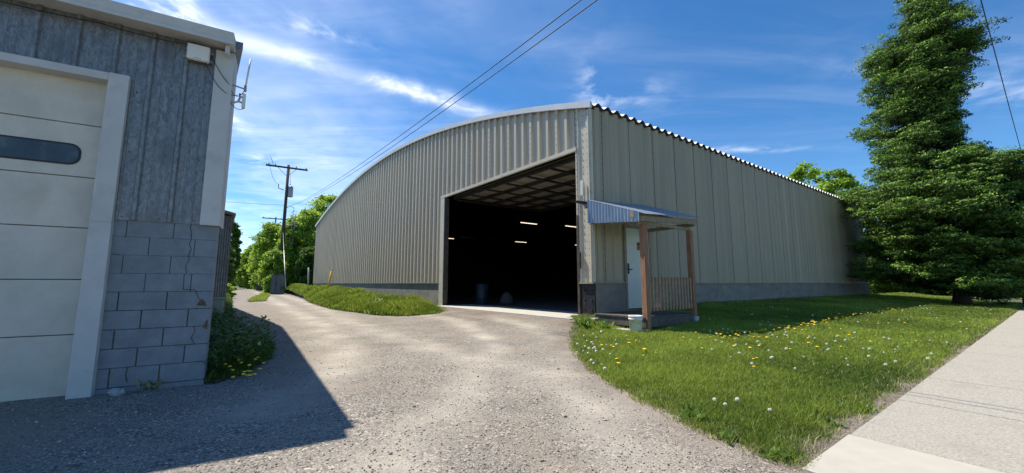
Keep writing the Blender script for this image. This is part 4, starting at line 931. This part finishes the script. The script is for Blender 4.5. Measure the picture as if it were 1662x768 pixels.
x, y = FF(33.5, .5, 0)[:2]; mb = MB(); mb.tube([(x, y, 0), (x - .1, y, 2.6)], .07, 8); tag(mb.build('leaning_post', M['galv'], loc=(x, y, 0)), 'thin gray post against the far left end of the arched wall', 'post')

# ================================================================ VEGETATION
def leaf_cloud(centers, radii, per, size, up=.3, flat=.7):
    """rhombic leaves spread through blobs; returns V,F,tint"""
    c = np.repeat(np.asarray(centers), per, 0); r = np.repeat(np.asarray(radii), per)
    n = len(c); d = RNG.normal(size=(n, 3)); d /= np.linalg.norm(d, axis=1)[:, None]
    rad = RNG.random(n) ** .45 * (1 + .35 * np.abs(RNG.normal(size=n)) * (RNG.random(n) < .4)); p = c + d * (r * rad)[:, None] * np.array([1, 1, flat])
    nm = RNG.normal(size=(n, 3)) * .8 + d * .7 + np.array([0, 0, up]); nm /= np.linalg.norm(nm, axis=1)[:, None]
    t1 = np.cross(nm, RNG.normal(size=(n, 3))); t1 /= np.linalg.norm(t1, axis=1)[:, None]; t2 = np.cross(nm, t1)
    s = (size * RNG.uniform(.6, 1.3, n))[:, None]
    V = np.stack([p - t1 * s, p + t2 * s * .5, p + t1 * s, p - t2 * s * .5], 1).reshape(-1, 3)
    F = np.arange(4 * n).reshape(-1, 4)
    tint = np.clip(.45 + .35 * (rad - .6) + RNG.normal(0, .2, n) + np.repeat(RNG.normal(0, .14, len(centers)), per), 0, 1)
    return V, F, np.repeat(tint, 4)
def decid(name, x, y, h, w, label, cat, group=None, blobs=70, per=150, size=.16, mt='leafg', low=.12, z0=0., dense=1., lean=0.):
    blobs = int(blobs * 1.7); size *= .85; per = int(per * 1.15)
    root = empty(name, (x, y, z0), label, cat, group)
    mb = MB(); mb.tube([(x, y, z0 - .1), (x + .1 * w * RNG.normal(), y, z0 + h * .35), (x + lean, y, z0 + h * .8)], max(.06, .018 * h), 8, r1=.03)
    for k in range(7):
        a = RNG.uniform(0, 6.28); z1 = h * RNG.uniform(.18, .55); mb.tube([(x, y, z0 + z1 * .8), (x + w * .25 * math.cos(a), y + w * .25 * math.sin(a), z0 + z1 + h * .15), (x + w * .42 * math.cos(a), y + w * .42 * math.sin(a), z0 + z1 + h * .33)], max(.03, .008 * h), 5, r1=.01)
    mb.build('trunk', M['bark'], root)
    cs = []; rs = []
    while len(cs) < blobs:
        zz = RNG.uniform(low, 1); prof = math.sin(math.pi * min(1, (zz - low * .5) / (1.05 - low * .5)) ** .8) ** .6
        a = RNG.uniform(0, 6.28); rr = w / 2 * prof * RNG.uniform(.45, 1.05) ** .6
        cs.append((x + lean * zz + rr * math.cos(a), y + rr * math.sin(a), z0 + h * zz)); rs.append(RNG.uniform(.5, 1.1) * max(.14 * h if h < 2 else .5, min(w, h) * .16))
    V, F, T = leaf_cloud(cs, rs, per, size)
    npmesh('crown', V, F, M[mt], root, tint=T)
    return root
G1 = 'bushes and trees along the alley'
def pp(xp, dist): return plane_pt(xp, dist)
def decid_px(name, xp, dist, ytop, wpx, label, **k):
    x, y = pp(xp, dist); h = EYE + (460 - ytop) / 634.6 * dist; w = wpx * dist / 634.6
    return decid(name, x, y, h * .93, w * .95, label, 'tree' if name != 'bush' else 'bush', **k)
decid_px('tree', 527, 60, 305, 80, 'leafy tree poking above the left end of the arched roof', group=G1, blobs=60, per=110, size=.22, low=.3)
decid_px('tree', 498, 52, 335, 72, 'broad green tree touching the far left end of the arched wall', group=G1, blobs=80, per=170, size=.2, low=.1)
decid_px('tree', 478, 50.5, 345, 60, 'bright green tree growing up around the nearest utility pole', group=G1, blobs=80, per=170, size=.2, low=.1)
decid_px('bush', 500, 47.5, 398, 36, 'dark shaded bush pressed against the arched wall end', group=G1, blobs=60, per=170, size=.18, low=.1, mt='leafd')
decid_px('bush', 474, 50.5, 396, 56, 'bright dense bush just behind the utility cabinet', group=G1, blobs=70, per=170, size=.18, low=.06)
decid_px('tree', 440, 60, 358, 62, 'tall bright bush tree left of the nearest utility pole', group=G1, blobs=90, per=170, size=.2, low=.06)
decid_px('bush', 441, 46, 404, 34, 'leafy bush in front of the pole foot, left of the cabinet', group=G1, blobs=60, per=170, size=.16, low=.05)
decid_px('bush', 424, 66, 388, 40, 'rounded bright bush over the black bin', group=G1, blobs=70, per=150, size=.22, low=.04)
decid_px('bush', 410, 82, 396, 38, 'middle bush of the alley row, paler and lower', group=G1, blobs=70, per=140, size=.28, low=.04)
decid_px('bush', 397, 110, 414, 34, 'distant bush low beside the end of the gravel alley', group=G1, blobs=60, per=120, size=.36, low=.02)
decid_px('bush', 437, 42.5, 446, 12, 'small round shrub left of the utility cabinet', group=G1, blobs=26, per=120, size=.12, low=.05)
decid_px('tree', 366, 85, 352, 34, 'tall tree on the left side of the alley behind the garage', group=G1, blobs=90, per=150, size=.28, low=.12, mt='leafd')
decid_px('tree', 372, 120, 392, 34, 'shorter tree at the left side of the alley farther off', group=G1, blobs=70, per=130, size=.38, low=.06)
decid_px('tree', 383, 170, 424, 40, 'farthest pale treetops where the alley ends', group=G1, blobs=60, per=120, size=.5, low=.03)
decid_px('tree', 352, 75, 380, 40, 'dark tree mostly hidden behind the garage wall', group=G1, blobs=60, per=130, size=.28, low=.1, mt='leafd')
x, y = pp(362, 30); decid('bush', x, y, 1.1, 1.8, 'low rounded shrub past the lean-to shed', 'bush', group=G1, blobs=30, per=150, size=.09, low=.1)
G2 = 'trees behind the warehouse'
decid_px('tree', 1322, 60, 250, 76, 'airy pale green tree showing above the far roof edge', group=G2, blobs=44, per=110, size=.3, low=.3)
decid_px('tree', 1375, 56, 262, 80, 'leafy tree between the roof edge and the tall spruce', group=G2, blobs=60, per=120, size=.3, low=.25)
decid_px('bush', 1600, 36, 432, 90, 'low green bush beyond the spruces at far right', group=G2, blobs=70, per=150, size=.12, low=.03)
decid_px('bush', 1672, 34, 425, 110, 'low green bush cut by the right edge of the picture', group=G2, blobs=70, per=150, size=.12, low=.03)
decid_px('bush', 1450, 34, 380, 110, 'dark evergreen shrub filling the gap past the warehouse end', group=G2, blobs=120, per=150, size=.14, low=.02, mt='leafd')
decid_px('bush', 1520, 40, 438, 80, 'dark bush behind the spruce trunk', group=G2, blobs=60, per=140, size=.14, low=.03, mt='leafd')

def spruce(x, y, z0, top, lefttab, righttab, label, step=.46, seed=1, density=1.0, zlow=.9, trunk_r=.38):
    root = empty('spruce_tree', (x, y, z0), label, 'tree', 'spruces beside the warehouse')
    rg = np.random.default_rng(seed)
    vd = np.array([x, y]); vd = vd / np.linalg.norm(vd); rt = np.array([vd[1], -vd[0]])     # picture-right at the tree
    mb = MB(); mb.tube([(x, y, z0 - .2), (x, y, z0 + .5), (x, y, z0 + top * .5), (x, y, z0 + top)], trunk_r, 12, r1=.05)
    PV = []; sizes = []; cen = []; axs = []; shade = []
    z = zlow
    lim = lambda tab, zz: float(np.interp(zz, [q[0] for q in tab], [q[1] for q in tab]))
    while z < top:
        nb = max(5, int(10 * density)); a0 = rg.uniform(0, 6.28)
        for b in range(nb):
            a = a0 + 6.283 * b / nb + rg.normal(0, .2); dirx, diry = math.cos(a), math.sin(a); sidev = dirx * rt[0] + diry * rt[1]
            zb = z + rg.normal(0, .22)
            lft, rgt = lim(lefttab, zb), lim(righttab, zb); Lb = (lft * (1 - sidev) / 2 + rgt * (1 + sidev) / 2)
            if abs(sidev) < .5: Lb = max(Lb, .5 * (lft + rgt) * .95)
            Lb *= rg.uniform(.80, 1.08) * (1 + .10 * math.sin(zb * 1.7 + a * 2))
            if Lb < .25: continue
            rise = .02 + .05 * zb / top; droop = (-.22 if zb < top * .45 else -.05) * rg.uniform(.5, 1.3)
            P = lambda t: np.array([x + dirx * Lb * t, y + diry * Lb * t, z0 + zb + Lb * (droop * t + (.26 + rise) * t * t)])
            mb.tube([tuple(P(0)), tuple(P(.5)), tuple(P(.9))], .035, 4, r1=.012)
            nclump = max(2, int(Lb / .42))
            for k in range(nclump):
                t = .25 + .75 * (k + rg.random() * .7) / nclump; c = P(t); wsp = (.18 + .34 * Lb / 3.) * (1.2 - .6 * t)
                for q in ((-1, 0, 1) if wsp > .3 else (0, 1)):
                    off = q * wsp * rg.uniform(.7, 1.5); cc = c + np.array([-diry * off, dirx * off, rg.normal(0, .10) - .08 * abs(q)])
                    rr = rg.uniform(.24, .52) * (1.1 if t > .6 else .9)
                    for w_ in range(2):      # a boss of new growth with a smaller one at its shoulder
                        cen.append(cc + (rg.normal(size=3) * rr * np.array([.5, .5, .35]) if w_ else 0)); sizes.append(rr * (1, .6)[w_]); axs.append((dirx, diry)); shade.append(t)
        z += step * rg.uniform(.6, 1.4)
    mb.build('trunk', M['bark'], root)
    cen = np.array(cen); sizes = np.array(sizes); axs = np.array(axs); shade = np.array(shade)
    per = 58; c = np.repeat(cen, per, 0); r = np.repeat(sizes, per); sh = np.repeat(shade, per); ax = np.repeat(axs, per, 0); n = len(c)
    d = rg.normal(size=(n, 3)); d /= np.linalg.norm(d, axis=1)[:, None]; rad = rg.random(n) ** .4
    p = c + d * (r * rad)[:, None] * np.array([1, 1, .62])
    # sprays lie on the upper shell of each boss, a third stick out of it
    lie = (rg.random(n) < .68)[:, None]; d[:, 2] = np.where(rg.random(n) < .7, np.abs(d[:, 2]), d[:, 2]); rad = np.where(lie[:, 0], .72 + .28 * rad, rad)
    p = c + d * (r * rad)[:, None] * np.array([1, 1, .62])
    nr = d * np.array([.8, .8, 1.25]) + rg.normal(size=(n, 3)) * .34; t1 = np.where(lie, np.cross(nr, rg.normal(size=(n, 3))), np.stack([ax[:, 0] * .7, ax[:, 1] * .7, np.full(n, .1)], 1) + d * .9 + rg.normal(size=(n, 3)) * .35); t1 /= np.linalg.norm(t1, axis=1)[:, None]
    t2 = np.cross(t1, np.where(lie, nr, rg.normal(size=(n, 3)))); t2 /= np.linalg.norm(t2, axis=1)[:, None]
    s = rg.uniform(.035, .085, n)[:, None]; wv = np.where(lie, .40, .20)
    V = np.stack([p - t1 * s, p + t2 * s * wv, p + t1 * s, p - t2 * s * wv], 1).reshape(-1, 3)
    tint = np.clip(.0 + .95 * np.clip(d[:, 2] * rad * 1.3 + .15, 0, 1) * np.clip((sh - .25) * 1.8, 0, 1) + rg.normal(0, .12, n) + np.repeat(rg.normal(0, .10, len(cen)), per), 0, 1)  # sunlit tops, shaded undersides and dark inner boughs put into the needle tint
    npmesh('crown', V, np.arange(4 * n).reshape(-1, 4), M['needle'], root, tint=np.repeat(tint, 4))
    print('SPRUCE', len(cen), n); return root
TX, TY = 22.9, 20.0
spruce(TX, TY, .3, 19.5,
       [(1.0, 3.9), (3.0, 4.1), (4.6, 4.2), (6.2, 3.7), (7.5, 3.0), (9.3, 3.0), (10.9, 2.9), (12.5, 2.7), (14, 2.2), (15.3, 1.1), (16.5, .5), (19.5, .1)],
       [(.8, 3.0), (3.0, 4.3), (4.6, 4.2), (6.0, 3.3), (7.2, 2.0), (8.0, 1.0), (9.0, .75), (10.2, .8), (11.4, 1.3), (12.6, 2.0), (14, 2.1), (15.5, 1.5), (16.8, .8), (19.5, .1)],
       'very tall dark green spruce leaning past the top of the picture beside the warehouse end', seed=4)
spruce(27.6, 21.0, .25, 7.4, [(1.0, 2.6), (3, 3.0), (5, 2.5), (6.5, 1.3), (7.6, .1)], [(1.0, 3.2), (3, 3.6), (5, 2.7), (6.5, 1.2), (7.6, .1)], 'shorter wide spruce on the right, cut by the picture edge', seed=8, zlow=1.1, trunk_r=.22)

# broad weeds: leafy clumps as things along bank and lawn edge
def weed(x, y, z, h, r, label, grp, n=60, mt='weed'):
    a = RNG.uniform(0, 6.28, n); el = RNG.uniform(.2, 1.3, n); ln = h * RNG.uniform(.5, 1.1, n)
    d = np.stack([np.cos(a) * np.cos(el), np.sin(a) * np.cos(el), np.sin(el)], 1); base_ = np.stack([x + RNG.normal(0, r * .35, n), y + RNG.normal(0, r * .35, n), np.full(n, z)], 1)
    sd = np.cross(d, [0, 0, 1.]); sd /= np.linalg.norm(sd, axis=1)[:, None]; wv = (ln * .16)[:, None]
    tip = base_ + d * ln[:, None] + np.array([0, 0, -1]) * (ln * .15)[:, None]; mid = base_ + d * (ln * .55)[:, None]
    V = np.stack([base_, mid + sd * wv, tip, mid - sd * wv], 1).reshape(-1, 3)
    o = npmesh('weed_clump', V, np.arange(4 * n).reshape(-1, 4), M[mt], loc=(x, y, z), tint=np.repeat(RNG.uniform(.3, 1, n), 4))
    return tag(o, label, 'weed', grp)
def settle(xp, yp, bank):
    z = 0.
    for _ in range(8):
        p = ray_ground(xp, yp, z)
        if bank: zz = float(T_bank(p[0], p[1])) if inpoly(np.array([p[0]]), np.array([p[1]]), BANK)[0] else float(T_gravel(p[0], p[1]))
        else: zz = float(T_lawn(p[0], p[1]))
        z = .5 * z + .5 * zz
    return p, zz
GW = 'leafy weed clumps in the grass'
for xp, yp, h_, lab in ((695, 492, .5, 'bright leafy weed at the left foot of the doorway jamb'), (676, 500, .4, 'low bright weed clump near the doorway end of the bank'), (655, 484, .45, 'leafy weed against the foundation left of the doorway'), (640, 508, .3, 'flat weed at the gravel edge of the bank'), (605, 500, .3, 'weed clump midway along the bank edge'),
                        (1130, 682, .13, 'broad leafy weed at the near gravel corner of the lawn'), (1118, 672, .11, 'flat dark weed beside the broad weed on the lawn edge'), (1180, 712, .10, 'small weed at the lawn point near the pale slab'), (1262, 742, .10, 'weed sprout at the last tip of the lawn'), (1404, 668, .10, 'taller weed at the sidewalk edge of the lawn'), (1352, 692, .09, 'weed by the joint of the pale and rough slabs'),
                        (945, 528, .28, 'tall grass tuft at the concrete footing by the doorway'), (975, 532, .25, 'grass tuft growing under the porch step')):
    p, z = settle(xp, yp, xp < 800); weed(p[0], p[1], float(z) - .01, h_, h_ * .8, lab, GW, n=70 if xp < 800 else 46)
# weeds beside the garage, one object per kind of growth would be uncountable stuff
V_, F_, T_ = [], [], []; k0 = 0
x, y = scatter(STRIP, 500, 2.0, 4.5, 20)
for i in range(len(x)):
    n = 10; h_ = RNG.uniform(.15, .5); a = RNG.uniform(0, 6.28, n); zz = RNG.uniform(.1, 1, n) * h_; ln = h_ * .3
    d = np.stack([np.cos(a), np.sin(a), RNG.uniform(-.1, .7, n)], 1); b_ = np.stack([x[i] + np.zeros(n), y[i] + np.zeros(n), .03 + zz], 1); sd = np.stack([-np.sin(a), np.cos(a), np.zeros(n)], 1)
    V_.append(np.stack([b_, b_ + d * ln * .5 + sd * ln * .16, b_ + d * ln, b_ + d * ln * .5 - sd * ln * .16], 1).reshape(-1, 3)); T_.append(np.repeat(RNG.uniform(.1, .8, n), 4))
V_ = np.concatenate(V_); tag(npmesh('strip_weeds', V_, np.arange(len(V_)).reshape(-1, 4), M['weed'], tint=np.concatenate(T_)), kind='stuff')
# dry tuft at the foot of the block wall
p = ray_ground(245, 632); weed(p[0], p[1], 0, .16, .12, 'thin dry weed tuft at the foot of the block wall', None, n=40, mt='drygrass')

# ---- dandelions
def flower_mesh(kind):
    mb = MB()
    if kind == 'y':
        mb.tube([(0, 0, 0), (.004, 0, .05), (0, .002, .085)], .0022, 5, m=1); mb.lathe((0, 0, .083), [(.006, 0), (.024, .007), (.021, .013), (.008, .017)], 9)
    else:
        mb.tube([(0, 0, 0), (.006, 0, .08), (0, .004, .13)], .0022, 5, m=1); rs = np.random.default_rng(2); mb.lathe((0, 0, .135), [(.003, 0), (.007, .006), (.003, .012)], 6, m=1)
        for i in range(200):
            d = rs.normal(size=3); d /= np.linalg.norm(d); e = np.cross(d, rs.normal(size=3)); e /= np.linalg.norm(e); c = np.array([0, 0, .142]); r_ = .028 * rs.uniform(.85, 1.05)
            mb.face([tuple(c + d * .006), tuple(c + d * r_ + e * .0055), tuple(c + d * r_ - e * .0055)])
    return mb
fy = flower_mesh('y').build('dandelion', [M['dyellow'], M['stem']]); fwh = flower_mesh('w').build('dandelion_seed_head', [M['dpuff'], M['stem']])
def put(src, first, x, y, z, sc, label, cat, grp):
    o = src if first else src.copy()
    if not first: COL.objects.link(o)
    o.location = (x, y, z); o.scale = (sc,) * 3; o.rotation_euler = (RNG.normal(0, .12), RNG.normal(0, .12), RNG.uniform(0, 6.28))
    tag(o, label, cat, grp); return o
def px_band(n, fn):
    out = []
    while len(out) < n:
        q = fn(); z = float(T_lawn(*ray_ground(*q, .05)[:2])); p = ray_ground(q[0], q[1], z + .06)
        if inpoly(np.array([p[0]]), np.array([p[1]]), LAWN)[0] and polydist(p[0], p[1], LAWN) > .08: out.append((p[0], p[1], float(T_lawn(p[0], p[1])) - .005))
    return out
def yband():
    r = RNG.random()
    if r < .62: t_ = RNG.random(); return (1165 + 300 * t_ + RNG.normal(0, 12), 548 - 53 * t_ ** .8 + RNG.normal(0, 3.5) - 0)
    if r < .8: return (RNG.uniform(1120, 1480), RNG.uniform(492, 570))
    return (RNG.uniform(940, 1240), RNG.uniform(530, 600))
def wband():
    r = RNG.random()
    if r < .2: return (960 + RNG.normal(0, 22), 566 + RNG.normal(0, 14))
    if r < .75: return (RNG.uniform(1120, 1620), 492 + abs(RNG.normal(0, 42)))
    if r < .97: return (RNG.uniform(1150, 1520), RNG.uniform(535, 600))
    return (RNG.uniform(1150, 1260), RNG.uniform(620, 710))
for i, (x, y, z) in enumerate(px_band(190, yband)): put(fy, i == 0, x, y, z, RNG.uniform(.8, 1.25), 'yellow dandelion flower open in the right-hand lawn', 'dandelion', 'yellow dandelions in the lawn')
for i, (x, y, z) in enumerate(px_band(150, wband)): put(fwh, i == 0, x, y, z, RNG.uniform(.4, .72), 'white round dandelion seed head in the right-hand lawn', 'dandelion', 'white dandelion seed heads in the lawn')
for i in range(22):
    p = ray_ground(RNG.normal(398, 14), RNG.normal(592, 12), .2); put(fy, False, p[0], p[1], .10, .9, 'yellow dandelion flower in the shaded weeds beside the garage', 'dandelion', 'yellow dandelions beside the garage')
for i in range(9):
    p = ray_ground(RNG.uniform(365, 420), RNG.uniform(505, 560), .3); put(fwh, False, p[0], p[1], .14, 1.0, 'white dandelion seed head in the weeds beside the garage', 'dandelion', 'white seed heads beside the garage')
for i in range(16):
    p, z = settle(RNG.normal(612, 10), RNG.normal(498, 4), True); put(fwh, False, p[0], p[1], z + .14, 1.1, 'pale flower head at the edge of the left grass bank', 'flower', 'pale flower heads on the left bank')
bpy.context.view_layer.update()
